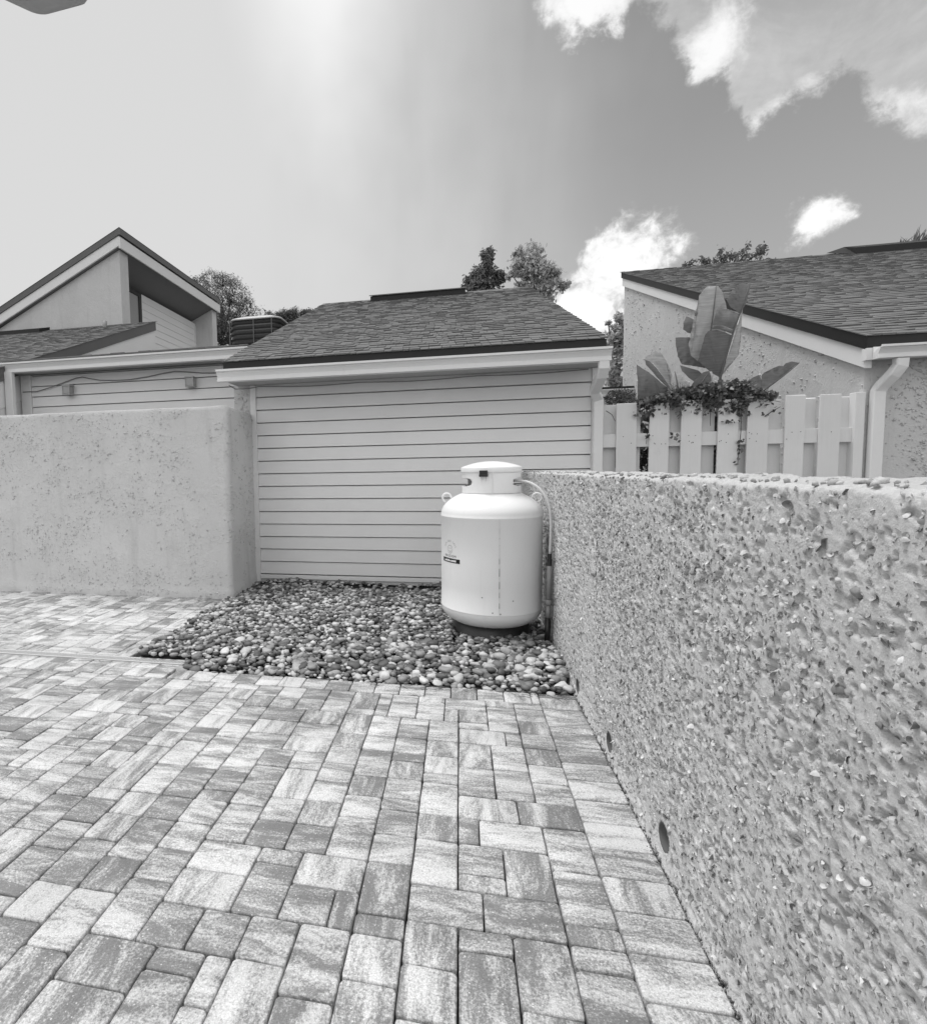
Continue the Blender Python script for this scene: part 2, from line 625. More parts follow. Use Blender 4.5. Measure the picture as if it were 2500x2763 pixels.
def rotz(a):
    c, s, z, o = np.cos(a), np.sin(a), np.zeros_like(a), np.ones_like(a)
    return np.stack([np.stack([c, -s, z], 1), np.stack([s, c, z], 1), np.stack([z, z, o], 1)], 1)


def scatter(base, pos, rot, scl, jitter=.0):
    """many copies of a small base mesh: returns V, F arrays"""
    BV, BF = base
    n = len(pos)
    V = BV[None, :, :] * scl[:, None, :]
    if jitter:
        V = V * (1 + rng.uniform(-jitter, jitter, (n, len(BV), 1)))
    V = np.einsum('nij,nkj->nki', rot, V) + pos[:, None, :]
    F = BF[None] + (np.arange(n) * len(BV))[:, None, None]
    return V.reshape(-1, 3), F.reshape(-1, BF.shape[1])


# ================================================================== GROUND
WX = .605                      # face of the shell wall on the right
g = MB()
g.add([(-300, -300, -.09), (300, -300, -.09), (300, 500, -.09), (-300, 500, -.09)], [(0, 1, 2, 3)])
gr = part('ground', g, M['earth'])
gr['kind'] = 'structure'

# ------------------------------------------------------------------ paved driveway
drive = MB()
drive.box(-9.5, WX + .02, -1.5, 6.3, -.085, -.026)
driveway = part('paved_driveway', drive, M['sand'])
driveway['kind'] = 'structure'
driveway['label'] = 'light grey concrete paver driveway in mixed rectangles'

DR0, DR1 = 3.028, 3.100          # trench drain front and back edge
GX0, GXD, GY0 = -2.10, -1.69, 2.955   # gravel bed: left edge behind drain, left edge in front of it, front edge
UX, UY = .0683, .0655
rects = []                        # x0, x1, y0, y1


def pack(x0, x1, y0, y1, seed):
    """skyline packing of 2x2, 3x2, 2x3 and a few 1x2 pavers"""
    r = random.Random(seed)
    nx, ny = int(round((x1 - x0) / UX)), int(round((y1 - y0) / UY)) + 3
    H = [0] * nx
    out = []
    while min(H) < ny:
        h = min(H)
        i = H.index(h)
        if r.random() < .5:            # take any of the lowest cells' runs
            runs = [k for k in range(nx) if H[k] == h and (k == 0 or H[k - 1] != h)]
            i = r.choice(runs)
        k = i
        while k < nx and H[k] == h:
            k += 1
        gap = k - i
        opts = []
        for (a, b, wt) in ((2, 2, 4.5), (3, 2, 3), (2, 3, 3.2), (1, 2, .8), (2, 1, 1.0)):
            if a <= gap and gap - a != 1:
                opts.append(((a, b), wt))
        if gap == 1:
            opts = [((1, 2), 1)]
        if not opts:
            opts = [((gap, 2), 1)] if gap <= 3 else [((2, 2), 1)]
        a, b = r.choices([q[0] for q in opts], [q[1] for q in opts])[0]
        out.append((x0 + i * UX, x0 + (i + a) * UX, y0 + h * UY, y0 + (h + b) * UY))
        for q in range(i, i + a):
            H[q] = h + b
    return out


def clip(rs, x0, x1, y0, y1):
    o = []
    for a, b, c, d in rs:
        a, b, c, d = max(a, x0), min(b, x1), max(c, y0), min(d, y1)
        if b - a > .012 and d - c > .012:
            o.append((a, b, c, d))
    return o


XS = .405                                     # edge of the header course along the wall
XL = XS - 104 * UX
fieldA = pack(XL, XL + 104 * UX, .12, 2.9, 11)
rects += clip([r for r in fieldA], XL, XS, .12, GY0 - .145 + .0)
# squares lined up along the gravel and the drain
x = GXD
yrow = GY0 - .145
while x < XS - .03:
    rects.append((x, min(x + .137, XS), yrow, GY0 - .005))
    x += .137
rects += clip(pack(XL, GXD + .001, yrow, 3.1, 5), XL, GXD, yrow, DR0 - .004)
rects += clip(pack(XL, GX0, DR1 + .004, 4.9, 23), XL, GX0 + .02, DR1 + .004, 4.73)
y = 1.372 - .127 * 12
while y < GY0 - .05:                          # header course along the shell wall
    rects.append((XS, WX - .012, y, min(y + .127, GY0 - .01)))
    y += .127


def paver_mesh(wd, dp, r):
    """pillow-edged paver: outline of 16 points, bevel ring, short skirt"""
    out = []
    hw, hd, c = wd / 2 - .0019, dp / 2 - .0019, .009
    for sx, sy in ((1, 1), (-1, 1), (-1, -1), (1, -1)):
        q = [(hw - c, hd), (hw - .3 * c, hd - .3 * c), (hw, hd - c)]
        if sx * sy > 0:
            q = q[::-1]
        q = [(sx * a, sy * b) for a, b in q]
        out += q
        nxt = {(1, 1): (0, hd), (-1, 1): (-hw, 0), (-1, -1): (0, -hd), (1, -1): (hw, 0)}[(sx, sy)]
        out.append(nxt)
    n = len(out)
    jig = [(1 + r.uniform(-.018, .014), 1 + r.uniform(-.018, .014)) for _ in out]
    mb = MB()
    vs = []
    for ins, z in ((.0048, 0.0), (.0016, -.0014), (0, -.0050), (.0, -.045)):
        for (a, b), (ja, jb) in zip(out, jig):
            vs.append((a * ja * (1 - ins / hw), b * jb * (1 - ins / hd), z))
    fs = [tuple(range(n))]
    for k in range(3):
        fs += [(k * n + (i + 1) % n, k * n + i, (k + 1) * n + i, (k + 1) * n + (i + 1) % n) for i in range(n)]
    mb.add(vs, fs)
    return mb


rp = random.Random(3)
EYE2 = Vector((0, 0))


def seen(px, py):
    d = Vector((px, py, 0)) - EYE
    zc = d.dot(fwd)
    if zc < .3:
        return 0
    u, vv = 929.5 + 1456 * d.dot(rgt) / zc, 1373.3 + 1456 * d.dot(dwn) / zc
    return 1 / zc if (-60 < u < 2560 and vv < 2900) else 0


rects.sort(key=lambda r: -seen((r[0] + r[1]) / 2, (r[2] + r[3]) / 2) * ((r[1] - r[0]) * (r[3] - r[2])) ** .25)
cache = {}
rest_mb = MB()
for i, (a, b, c, d) in enumerate(rects):
    wd, dp = b - a, d - c
    px_, py_ = (a + b) / 2, (c + d) / 2
    z = rp.uniform(-.0025, .0015)
    tx, ty = rp.gauss(0, .006), rp.gauss(0, .006)
    if i < 300:
        key = (round(wd, 3), round(dp, 3), rp.randrange(4))
        if key not in cache:
            cache[key] = paver_mesh(wd, dp, rp).mesh('paver', M['paver'], True)
        o = link('paver', cache[key], driveway)
        o.location = (px_, py_, z)
        o.rotation_euler = (tx, ty, rp.gauss(0, .006))
    else:
        pm = paver_mesh(wd, dp, rp)
        rest_mb.add([(px_ + q[0], py_ + q[1], q[2] + z + q[0] * ty + q[1] * tx) for q in pm.v], pm.f)
part('outlying_pavers', rest_mb, M['paver'], driveway, True, kind='stuff')

# sand and grit swept against the foot of the wall
n = 2600
yy = rng.uniform(.4, GY0, n)
pos = np.stack([WX - .004 - np.abs(rng.normal(0, .007, n)), yy, rng.uniform(-.012, .001, n)], 1)
V, F = scatter(ICO1, pos, rand_rot(n), rng.uniform(.001, .0034, (n, 1)) * rng.uniform(.6, 1.3, (n, 3)))
o = link('joint_grit', np_mesh('joint_grit', V, F, mat_chip('grit', .05, .22)), driveway)
o['kind'] = 'stuff'

# ------------------------------------------------------------------ trench drain
td = thing('trench_drain', 'narrow white slotted trench drain running across the pavers to the gravel', 'drain', (-4.5, DR0, 0))
mb = MB()
mb.box(-8.5, GXD, DR0, DR0 + .012, -.04, .002)
mb.box(-8.5, GXD, DR1 - .012, DR1, -.04, .002)
part('drain_frame', mb, M['drain'], td)
mb = MB()
xx = -8.5
while xx < GXD - .012:
    mb.add([(xx, DR0 + .012, -.003), (xx + .010, DR0 + .012, -.003), (xx + .026, DR1 - .012, -.003), (xx + .015, DR1 - .012, -.003),
            (xx, DR0 + .012, .001), (xx + .011, DR0 + .012, .001), (xx + .026, DR1 - .012, .001), (xx + .015, DR1 - .012, .001)],
           [(0, 3, 2, 1), (4, 5, 6, 7), (0, 1, 5, 4), (1, 2, 6, 5), (2, 3, 7, 6), (3, 0, 4, 7)])
    xx += .021
part('grate_bars', mb, M['drain'], td, kind='stuff')
mb = MB()
mb.box(-8.5, GXD, DR0 + .012, DR1 - .012, -.06, -.03)
part('channel', mb, M['void'], td)

# ------------------------------------------------------------------ gravel bed
bed = MB()
bed.add([(GX0 - .02, DR1 + .002, -.012), (GX0, 5.6, -.035), (WX, 5.6, -.035), (WX, GY0, -.012), (GXD, GY0, -.012), (GXD, DR1 + .002, -.012)],
        [(0, 5, 4, 3, 2, 1)])
gravel = part('gravel_bed', bed, M['sand'])
gravel['kind'] = 'structure'
gravel['label'] = 'bed of mixed river pebbles between driveway, siding and shell wall'


def in_bed(x, y):
    left = np.where(y > DR1 - .005, GX0 - (y - DR1) * .05, GXD)
    return (x > left + .012) & (x < WX - .018) & (y > GY0 - .006) & (y < 5.59)


TANK = (.217, 3.905)


def bed_z(x, y):
    edge = np.minimum(np.minimum(y - GY0, x - np.where(y > DR1, GX0 - .1, GXD)), .35) / .35
    mound = .018 * np.sin(x * 3.1 + 1) * np.cos(y * 2.3) + .012 * np.sin(x * 7 + y * 5)
    return -.012 + .050 * np.clip(edge, 0, 1) ** .6 + mound * np.clip(edge, 0, 1) - .040 * np.clip((y - 4.1) / 1.4, 0, 1)


pts = []
gsz = .0335
for jy in range(int((5.6 - GY0) / gsz) + 1):
    for jx in range(int((WX - GX0 + .3) / gsz) + 1):
        pts.append((GX0 - .25 + (jx + .5 * (jy % 2)) * gsz, GY0 + jy * gsz * .9))
pts = np.array(pts) + rng.uniform(-.014, .014, (len(pts), 2))
pts = pts[in_bed(pts[:, 0], pts[:, 1])]
extra = np.stack([rng.uniform(GX0 - .1, WX, 2300), rng.uniform(GY0, 5.6, 2300)], 1)
extra = extra[in_bed(extra[:, 0], extra[:, 1])]
allp = np.concatenate([pts, extra])
size = np.exp(rng.normal(0, .34, len(allp))) * .0172
size = np.clip(size, .008, .031)
front = (allp[:, 1] < 3.5)
size = np.where(front, size * 1.05, size)
scl = size[:, None] * np.stack([rng.uniform(.95, 1.35, len(allp)), rng.uniform(.75, 1.05, len(allp)), rng.uniform(.42, .72, len(allp))], 1)
zz = bed_z(allp[:, 0], allp[:, 1]) + scl[:, 2] * .35
zz[len(pts):] += .016
# stones keep clear of the tank's foot ring
rt = np.hypot(allp[:, 0] - TANK[0], allp[:, 1] - TANK[1])
zz = np.where(rt < .25, np.minimum(zz, .02), zz + .028 * np.exp(-((rt - .29) / .06) ** 2))
pos = np.column_stack([allp, zz])
rot = np.einsum('nij,njk->nik', rotz(rng.uniform(0, 6.28, len(allp))),
                np.stack([np.eye(3)] * len(allp)))
tilt = rng.normal(0, .28, (len(allp), 2))
ct, st2 = np.cos(tilt), np.sin(tilt)
rx = np.zeros((len(allp), 3, 3))
rx[:, 0, 0] = 1
rx[:, 1, 1] = ct[:, 0]
rx[:, 1, 2] = -st2[:, 0]
rx[:, 2, 1] = st2[:, 0]
rx[:, 2, 2] = ct[:, 0]
rot = np.einsum('nij,njk->nik', rx, rot)
vis = np.array([seen(p[0], p[1]) for p in pos]) * size
order = np.argsort(-vis)
near, far = order[:300], order[300:]
pv = []
for k in range(14):
    V0 = ICO2[0].copy()
    V0 = np.sign(V0) * np.abs(V0) ** rng.uniform(.62, 1.0)
    a, b2 = rng.normal(size=3), rng.normal(size=3)
    V0 *= (1 + .16 * np.sin(V0 @ a * 2 + k))[:, None] * (1 + .09 * np.sin(V0 @ b2 * 3.4 + k))[:, None]
    me = np_mesh('pebble', V0, ICO2[1], M['pebble'], True)
    pv.append(me)
for i in near:
    o = link('pebble', pv[i % 14], gravel)
    o.location = pos[i]
    o.rotation_euler = Matrix(rot[i].tolist()).to_euler()
    o.scale = scl[i]
BV = ICO1[0] * (1 + .0)
V, F = scatter(ICO1, pos[far], rot[far], scl[far] * 1.06, .2)
o = link('loose_pebbles', np_mesh('loose_pebbles', V, F, M['pebble'], True), gravel)
o['kind'] = 'stuff'

# a few dead pine needles and twigs lie along the gravel's front edge
mb = MB()
rt_ = random.Random(5)
for k in range(46):
    x0, y0 = rt_.uniform(-.5, .56), GY0 + rt_.gauss(-.035, .025)
    a, L = rt_.uniform(-.7, .7), rt_.uniform(.02, .07)
    mb.tube([(x0, y0, .004), (x0 + L * .5 * math.cos(a), y0 + L * .5 * math.sin(a), .007), (x0 + L * math.cos(a), y0 + L * math.sin(a), .004)], .0011, 4)
o = part('leaf_litter', mb, M['stem'])
o['kind'] = 'stuff'
o['label'] = 'dry needles and twigs caught along the edge of the gravel'


# ================================================================== SHELL WALL (right)
def fbm2(a, b, seed, octs):
    """cheap value noise on arrays"""
    out = np.zeros_like(a)
    amp, tot = 1.0, 0
    for o_ in range(octs):
        r = np.random.default_rng(seed + o_)
        T = r.random((256, 256))
        f = 2.0 ** o_
        x, y = a * f, b * f
        xi, yi = np.floor(x).astype(int), np.floor(y).astype(int)
        fx, fy = x - xi, y - yi
        fx, fy = fx * fx * (3 - 2 * fx), fy * fy * (3 - 2 * fy)
        g = lambda i, j: T[i % 256, j % 256]
        out += amp * ((g(xi, yi) * (1 - fx) + g(xi + 1, yi) * fx) * (1 - fy) + (g(xi, yi + 1) * (1 - fx) + g(xi + 1, yi + 1) * fx) * fy)
        tot += amp
        amp *= .5
    return out / tot


WT = 1.163
wall = thing('shell_wall', 'rough grey wall studded with shells along the right of the driveway', 'wall', (WX, 3, 0))
# face grid: finer close to the camera
ys = [.30]
while ys[-1] < 5.6:
    ys.append(ys[-1] + max(.0036, .0036 * ys[-1]))
ys = np.array(ys)
ys[-1] = 5.597
zs = np.linspace(-.03, WT, 300)
YY, ZZ = np.meshgrid(ys, zs, indexing='ij')
h = .008 * (fbm2(YY * 9, ZZ * 9, 1, 3) - .5) + .0035 * (fbm2(YY * 45, ZZ * 45, 20, 3) - .5) + .0035 * (fbm2(YY * 150, ZZ * 150, 40, 2) - .5)
pit = fbm2(YY * 62, ZZ * 62, 70, 2)
h -= .014 * np.clip((pit - .62) / .07, 0, 1)
smoothz = np.clip((fbm2(YY * 3.2, ZZ * 3.2, 90, 3) - .45) / .2, 0, 1)
h *= .55 + .6 * smoothz
h += .012 * np.clip((.05 - ZZ) / .06, 0, 1)      # thin skirt of mortar at the foot
holes = [(2.958, .047, .036), (2.344, .056, .040), (1.731, .070, .041)]
for hy, hz, hr in holes:
    d = np.hypot(YY - hy, ZZ - hz)
    h = np.where(d < hr, -.16, h)
    h = np.where((d >= hr) & (d < hr + .02), h * .3 - .002, h)
topf = np.clip((ZZ - (WT - .014)) / .014, 0, 1)
h -= .012 * topf ** 2
ZT = ZZ + (ZZ > WT - .2) * ((ZZ - WT + .2) / .2) * (.012 * (fbm2(YY * 6, YY * 0 + 3, 11, 4) - .5))
XX = WX - h
ny, nz = YY.shape
V = np.stack([XX - WX, YY - 3, ZT], -1).reshape(-1, 3)
idx = np.arange(ny * nz).reshape(ny, nz)
F = np.stack([idx[:-1, :-1], idx[:-1, 1:], idx[1:, 1:], idx[1:, :-1]], -1).reshape(-1, 4)
me = np_mesh('wall_face', V, F, M['shell'], True)
link('wall_face', me, wall)
# top cap, same edge as the face
tx = np.concatenate([[0, .012, .03], np.linspace(.04, .128, 9)])
TX, TY = np.meshgrid(tx, ys, indexing='ij')
edge_z = ZT[:, -1]
TZ = edge_z[None, :] + .006 * np.clip(TX / .03, 0, 1) + .016 * (fbm2(TX * 34, TY * 34, 300, 4) - .5) * np.clip(TX / .02, 0, 1)
TXp = TX + XX[:, -1][None, :] - WX
V = np.stack([TXp, TY - 3, TZ], -1).reshape(-1, 3)
a_, b_ = TX.shape
idx = np.arange(a_ * b_).reshape(a_, b_)
F = np.stack([idx[:-1, :-1], idx[1:, :-1], idx[1:, 1:], idx[:-1, 1:]], -1).reshape(-1, 4)[:, ::-1]
link('wall_top', np_mesh('wall_top', V, F, mat_stucco('wall_top_cement', .46, 1.2, .5, .15), True), wall)
mb = MB()
mb.box(WX + .03, WX + .127, .28, 5.595, -.05, WT - .012)
part('wall_core', mb, M['shell'], wall)


def shell_field(n, ymax, seed, hide_holes=True):
    r = np.random.default_rng(seed)
    u = r.random(n)
    y = .35 + (ymax - .35) * u
    z = r.uniform(.0, WT - .006, n)
    dens = fbm2(y * 3.2, z * 3.2, 90, 3)
    keep = r.random(n) < np.clip((dens - .15) / .3, .3, 1)
    for hy, hz, hr in holes:
        keep &= np.hypot(y - hy, z - hz) > hr + .02
    y, z = y[keep], z[keep]
    n = len(y)
    s = np.clip(np.exp(r.normal(0, .42, n)) * .0033, .0018, .0090)
    scl = s[:, None] * np.stack([r.uniform(.22, .5, n), r.uniform(.8, 1.5, n), r.uniform(.7, 1.2, n)], 1)
    xi = np.clip(np.searchsorted(ys, y), 0, len(ys) - 1)
    zi = np.clip(((z + .03) / (WT + .03) * 299).astype(int), 0, 299)
    x = XX[xi, zi] + scl[:, 0] * r.uniform(-.35, .5, n)
    # tilt each flake a little off the wall's plane, any roll in it
    a, t1, t2 = r.uniform(0, 6.28, n), r.normal(0, .55, n), r.normal(0, .55, n)
    ca, sa = np.cos(a), np.sin(a)
    o, q = np.ones(n), np.zeros(n)
    Rx = np.stack([np.stack([o, q, q], 1), np.stack([q, ca, -sa], 1), np.stack([q, sa, ca], 1)], 1)
    Ry = np.stack([np.stack([np.cos(t1), q, np.sin(t1)], 1), np.stack([q, o, q], 1), np.stack([-np.sin(t1), q, np.cos(t1)], 1)], 1)
    Rz = np.stack([np.stack([np.cos(t2), -np.sin(t2), q], 1), np.stack([np.sin(t2), np.cos(t2), q], 1), np.stack([q, q, o], 1)], 1)
    rot = np.einsum('nij,njk,nkl->nil', Rz, Ry, Rx)
    return np.stack([x, y, z], 1), rot, scl, s


P, Rm, S, s = shell_field(15000, 5.5, 501)
P2, Rm2, S2, s2 = shell_field(10000, 2.6, 502)
P, Rm, S, s = np.concatenate([P, P2]), np.concatenate([Rm, Rm2]), np.concatenate([S, S2]), np.concatenate([s, s2])
d_ = np.hypot(P[:, 1], 1.0)
big = s / d_
vis_ok = P[:, 1] > .86
order = np.argsort(-(big * vis_ok))
near, far = order[:300], order[300:]
off = np.array([WX, 3, 0])
hx = np.linspace(0, 2 * np.pi, 7)[:-1]
FLAKE = (np.concatenate([[[-1, .1, .05]], np.stack([np.full(6, .45), np.cos(hx), np.sin(hx)], 1)]), np.array([[0, 1 + (k + 1) % 6, 1 + k] for k in range(6)]))
Sf = S[far] * np.array([1.5, 1, 1])
open_ = rng.random(len(far)) < .5                 # half of them lie open side out, like small cups
Pf = P[far] - off
Pf[:, 0] -= open_ * Sf[:, 0] * .45
Sf[:, 0] *= np.where(open_, -1, 1)
V, F = scatter(FLAKE, Pf, Rm[far], Sf, .24)
o = link('shell_chips', np_mesh('shell_chips', V, F, M['chip']), wall)
o['kind'] = 'stuff'


def shell_mesh(k):
    """a scalloped shell: dished disc with ribs, or a whole cockle half"""
    r = random.Random(k)
    mb = MB()
    seg, rings = 12, 3
    vs = [(-1.0 if k % 3 else .35, 0, 0)]
    for i in range(1, rings + 1):
        q = i / rings
        for j in range(seg):
            a = 2 * math.pi * j / seg
            rr = q * (1 + .10 * math.cos(3 * a + k) + r.uniform(-.05, .05))
            x = -(1 - q * q) if k % 3 else -(.25 + .75 * q * q)
            vs.append((x * (.85 + .15 * (j % 2)), rr * math.cos(a), rr * math.sin(a)))
    fs = [(0, 1 + (j + 1) % seg, 1 + j) for j in range(seg)]
    for i in range(rings - 1):
        for j in range(seg):
            p, q = 1 + i * seg, 1 + (i + 1) * seg
            fs.append((p + j, p + (j + 1) % seg, q + (j + 1) % seg, q + j))
    mb.add(vs, fs)
    return mb.mesh('shell', M['chip'], True)


n = 1500                                          # chips showing in the cement on top
ty2, tx2 = rng.uniform(.4, 5.5, n) ** 1.0, rng.uniform(.006, .122, n)
tz2 = np.interp(ty2, ys, edge_z) + .003
V, F = scatter(ICO1, np.stack([tx2, ty2 - 3, tz2], 1), rand_rot(n), np.exp(rng.normal(0, .4, (n, 1))) * .0042 * rng.uniform(.5, 1.4, (n, 3)), .2)
o = link('top_chips', np_mesh('top_chips', V, F, M['chip_dk']), wall)
o['kind'] = 'stuff'
sm = [shell_mesh(k) for k in range(9)]
for i in near:
    o = link('shell', sm[i % 9], wall)
    o.location = P[i] - off
    o.rotation_euler = Matrix(Rm[i].tolist()).to_euler()
    o.scale = (S[i][1] * .6, S[i][1] * .9, S[i][2] * .9)
for hy, hz, hr in holes:
    mb = MB()
    ring = []
    seg = 24
    for (rr, xo) in ((hr + .002, .02), (hr + .002, .002), (hr - .002, .002), (hr - .002, .13)):
        ring.append([(WX + xo, hy + rr * math.cos(2 * math.pi * k / seg), hz + rr * math.sin(2 * math.pi * k / seg)) for k in range(seg)])
    fs = []
    for i in range(3):
        fs += [(i * seg + k, i * seg + (k + 1) % seg, (i + 1) * seg + (k + 1) % seg, (i + 1) * seg + k) for k in range(seg)]
    mb.add(sum(ring, []), fs)
    part('weep_hole', mb, M['weep'], wall, True)


# ================================================================== LEFT STUCCO WALL
LWY, LWX, LWZ = 4.73, -2.115, 1.822
lw = thing('stucco_wall', 'long painted stucco garden wall with a rounded corner on the left', 'wall', (-5, LWY, 0))
# outline in plan: front face, rounded corner, return to the garage
rc = .05
plan = [(-11.0, LWY)]
plan += [(xq, LWY) for xq in np.linspace(-10, LWX - rc, 120)]
plan += [(LWX - rc + rc * math.sin(a), LWY + rc - rc * math.cos(a)) for a in np.linspace(.2, math.pi / 2, 8)]
plan += [(LWX - (yq - LWY - rc) * .105, yq) for yq in np.linspace(LWY + rc + .03, 5.594, 26)]
plan = np.array(plan)
zz = np.append(np.linspace(-.03, LWZ - .006, 60), LWZ)
arc = np.concatenate([[0], np.cumsum(np.hypot(*np.diff(plan, axis=0).T))])
nrm = np.gradient(plan, axis=0)
nrm /= np.linalg.norm(nrm, axis=1)[:, None]
nv = np.stack([nrm[:, 1], -nrm[:, 0]], 1)
A, Z = np.meshgrid(arc, zz, indexing='ij')
hh = .012 * (fbm2(A * 3, Z * 3, 700, 3) - .5) + .008 * np.clip((.10 - Z) / .04, 0, 1)
Zt = Z + (Z == zz[-1]) * .014 * (fbm2(A * 5, A * 0, 720, 3) - .5)
hh = hh - .004 * np.clip((Z - LWZ + .006) / .006, 0, 1)
V = np.stack([plan[:, 0][:, None] + nv[:, 0][:, None] * hh + 5, plan[:, 1][:, None] + nv[:, 1][:, None] * hh - LWY, Zt], -1).reshape(-1, 3)
na, nz_ = A.shape
idx = np.arange(na * nz_).reshape(na, nz_)
F = np.stack([idx[:-1, :-1], idx[1:, :-1], idx[1:, 1:], idx[:-1, 1:]], -1).reshape(-1, 4)
link('wall_face', np_mesh('wall_face', V, F, M['stucco'], True), lw)
# cap
inner = plan - nv * .16
Vt = np.concatenate([np.column_stack([plan[:, 0] + nv[:, 0] * hh[:, -1] + 5, plan[:, 1] + nv[:, 1] * hh[:, -1] - LWY, Zt[:, -1]]),
                     np.column_stack([inner[:, 0] + 5, inner[:, 1] - LWY, Zt[:, -1] + .004])])
idx = np.arange(2 * na).reshape(2, na)
F = np.stack([idx[0, :-1], idx[0, 1:], idx[1, 1:], idx[1, :-1]], -1)
link('wall_cap', np_mesh('wall_cap', Vt, F, M['stucco'], True), lw)
mb = MB()
mb.box(-11, LWX - .14, LWY + .03, LWY + .18, -.03, LWZ - .02)
part('wall_core', mb, M['stucco'], lw)
n = 17000
a = rng.uniform(arc[0] + 3.5, arc[-1], n)
z = rng.uniform(.01, LWZ - .02, n)
dens = fbm2(a * 2.3 + 7, z * 2.3, 740, 4)
dens2 = fbm2(a * 8 + 7, z * 8, 745, 2)
keep = (dens * .6 + dens2 * .5) > rng.uniform(.46, .72, n)
a, z = a[keep], z[keep]
n = len(a)
px_ = np.interp(a, arc, plan[:, 0])
py_ = np.interp(a, arc, plan[:, 1])
nx_ = np.interp(a, arc, nv[:, 0])
ny_ = np.interp(a, arc, nv[:, 1])
sz = np.clip(np.exp(rng.normal(0, .4, n)) * .0064, .003, .017)
rot = rand_rot(n)
scl = sz[:, None] * np.stack([rng.uniform(.8, 1.5, n), rng.uniform(.5, .9, n), rng.uniform(.3, .6, n)], 1)
ia = np.clip(np.searchsorted(arc, a), 0, na - 1)
iz = np.clip(np.searchsorted(zz, z), 0, nz_ - 1)
hc = hh[ia, iz] + scl[:, 2] * .25
pos = np.stack([px_ + nx_ * hc + 5, py_ + ny_ * hc - LWY, z], 1)
V, F = scatter(ICO1, pos, rot, scl, .15)
o = link('shell_chips', np_mesh('shell_chips', V, F, mat_chip('painted_chip', .42, .58), True), lw)
o['kind'] = 'stuff'

# ================================================================== shared builders for the houses
SL = .4167                       # 5 in 12 pitch of every roof here
CS = math.cos(math.atan(SL))


def siding(parent, x0, x1, yf, z0, z1, expo, mat='siding', zlist=None):
    """lapped boards along X facing -Y: each board its own part"""
    z = z0
    cache_ = {}
    while z < z1 - .004:
        hgt = min(expo, z1 - z)
        key = round(hgt, 4)
        if key not in cache_:
            mb = MB()
            L = x1 - x0
            r = random.Random(int(z * 1000))
            g_ = .011
            mb.add([(0, -.021, g_), (L, -.021, g_), (L, -.008, hgt), (0, -.008, hgt),
                    (0, .010, g_), (L, .010, g_), (L, .010, hgt), (0, .010, hgt), (0, -.0185, g_ + .004), (L, -.0185, g_ + .004)],
                   [(0, 1, 9, 8), (8, 9, 2, 3), (5, 4, 7, 6), (3, 2, 6, 7), (4, 5, 1, 0), (1, 5, 6, 2, 9), (4, 0, 8, 3, 7)])
            cache_[key] = mb.mesh('siding_board', M[mat])
        o = link('siding_board', cache_[key], parent)
        o.location = Vector((x0, yf, z)) - parent.location
        o.rotation_euler = (random.gauss(0, .0012), 0, random.gauss(0, .0004))
        z += expo


def shingles(parent, x0f, x1f, ye, ze, yr, nmax, expo=.15, seed=1, xvis=None):
    """roof slope facing -Y as separate tabs: the nmax lowest rows' tabs are parts, the rest one joined part"""
    r = random.Random(seed)
    Ls = (yr - ye) / CS
    rows = int(Ls / expo) + 1
    tabs = []
    for k in range(rows):
        v0 = k * expo
        f = min(1, v0 / Ls)
        xa, xb = x0f(f), x1f(f)
        if xvis:
            xa, xb = max(xa, xvis[0]), min(xb, xvis[1])
        x = xa
        first = True
        while x < xb - .01:
            wdt = r.choice((.06, .08, .10, .12, .15)) if not first else r.choice((.05, .07, .10))
            first = False
            x2 = min(x + wdt, xb)
            if xb - x2 < .04:
                x2 = xb
            tabs.append((x, x2, v0, r.choice((.007, .010, .014, .017)), r.gauss(0, .002)))
            x = x2
    cache_ = {}
    mb_rest = MB()

    def verts(wd, t):
        e = expo * 1.35
        b = .0025
        return [(b, 0, 0), (wd - b, 0, 0), (wd - b, e, -.004), (b, e, -.004), (b, 0, t), (wd - b, 0, t), (wd - b, e, .001), (b, e, .001)]

    fs = [(4, 5, 6, 7), (0, 1, 5, 4), (1, 2, 6, 5), (3, 0, 4, 7), (2, 3, 7, 6), (0, 3, 2, 1)]
    sn = math.sin(math.atan(SL))
    for i, (a, b, v0, t, dv) in enumerate(tabs):
        wd = round(b - a, 3)
        y, z = ye + (v0 + dv) * CS, ze + (v0 + dv) * sn
        if i < nmax:
            key = (wd, t)
            if key not in cache_:
                mb = MB()
                mb.add(verts(wd, t), fs)
                cache_[key] = mb.mesh('shingle', M['shingle'])
            o = link('shingle', cache_[key], parent)
            o.location = Vector((a, y, z)) - root_of(parent).location
            o.rotation_euler = (math.atan(SL), 0, 0)
        else:
            mb_rest.add([(a + p[0], y + p[1] * CS - p[2] * sn, z + p[1] * sn + p[2] * CS) for p in verts(wd, t)], fs)
    if mb_rest.n:
        part('shingle_field', mb_rest, M['shingle'], parent, kind='stuff')


def gutter(parent, x0, x1, yb, zb, hgt=.112, name='gutter'):
    """K-style gutter: profile along X, back edge at yb, bottom zb"""
    k = hgt / .112
    prof = [(yb, zb), (yb - .056, zb), (yb - .074, zb + .001 * k), (yb - .074, zb + .017 * k), (yb - .062, zb + .020 * k), (yb - .061, zb + .042 * k),
            (yb - .074, zb + .066 * k), (yb - .084, zb + .080 * k), (yb - .084, zb + .090 * k), (yb - .106, zb + .093 * k), (yb - .106, zb + .112 * k),
            (yb - .094, zb + .112 * k), (yb - .094, zb + .103 * k), (yb - .01, zb + .06 * k), (yb - .004, zb + .112 * k), (yb, zb + .112 * k)]
    mb = MB()
    mb.extrude_x(prof, x0, x1)
    return part(name, mb, M['gutter'], parent)


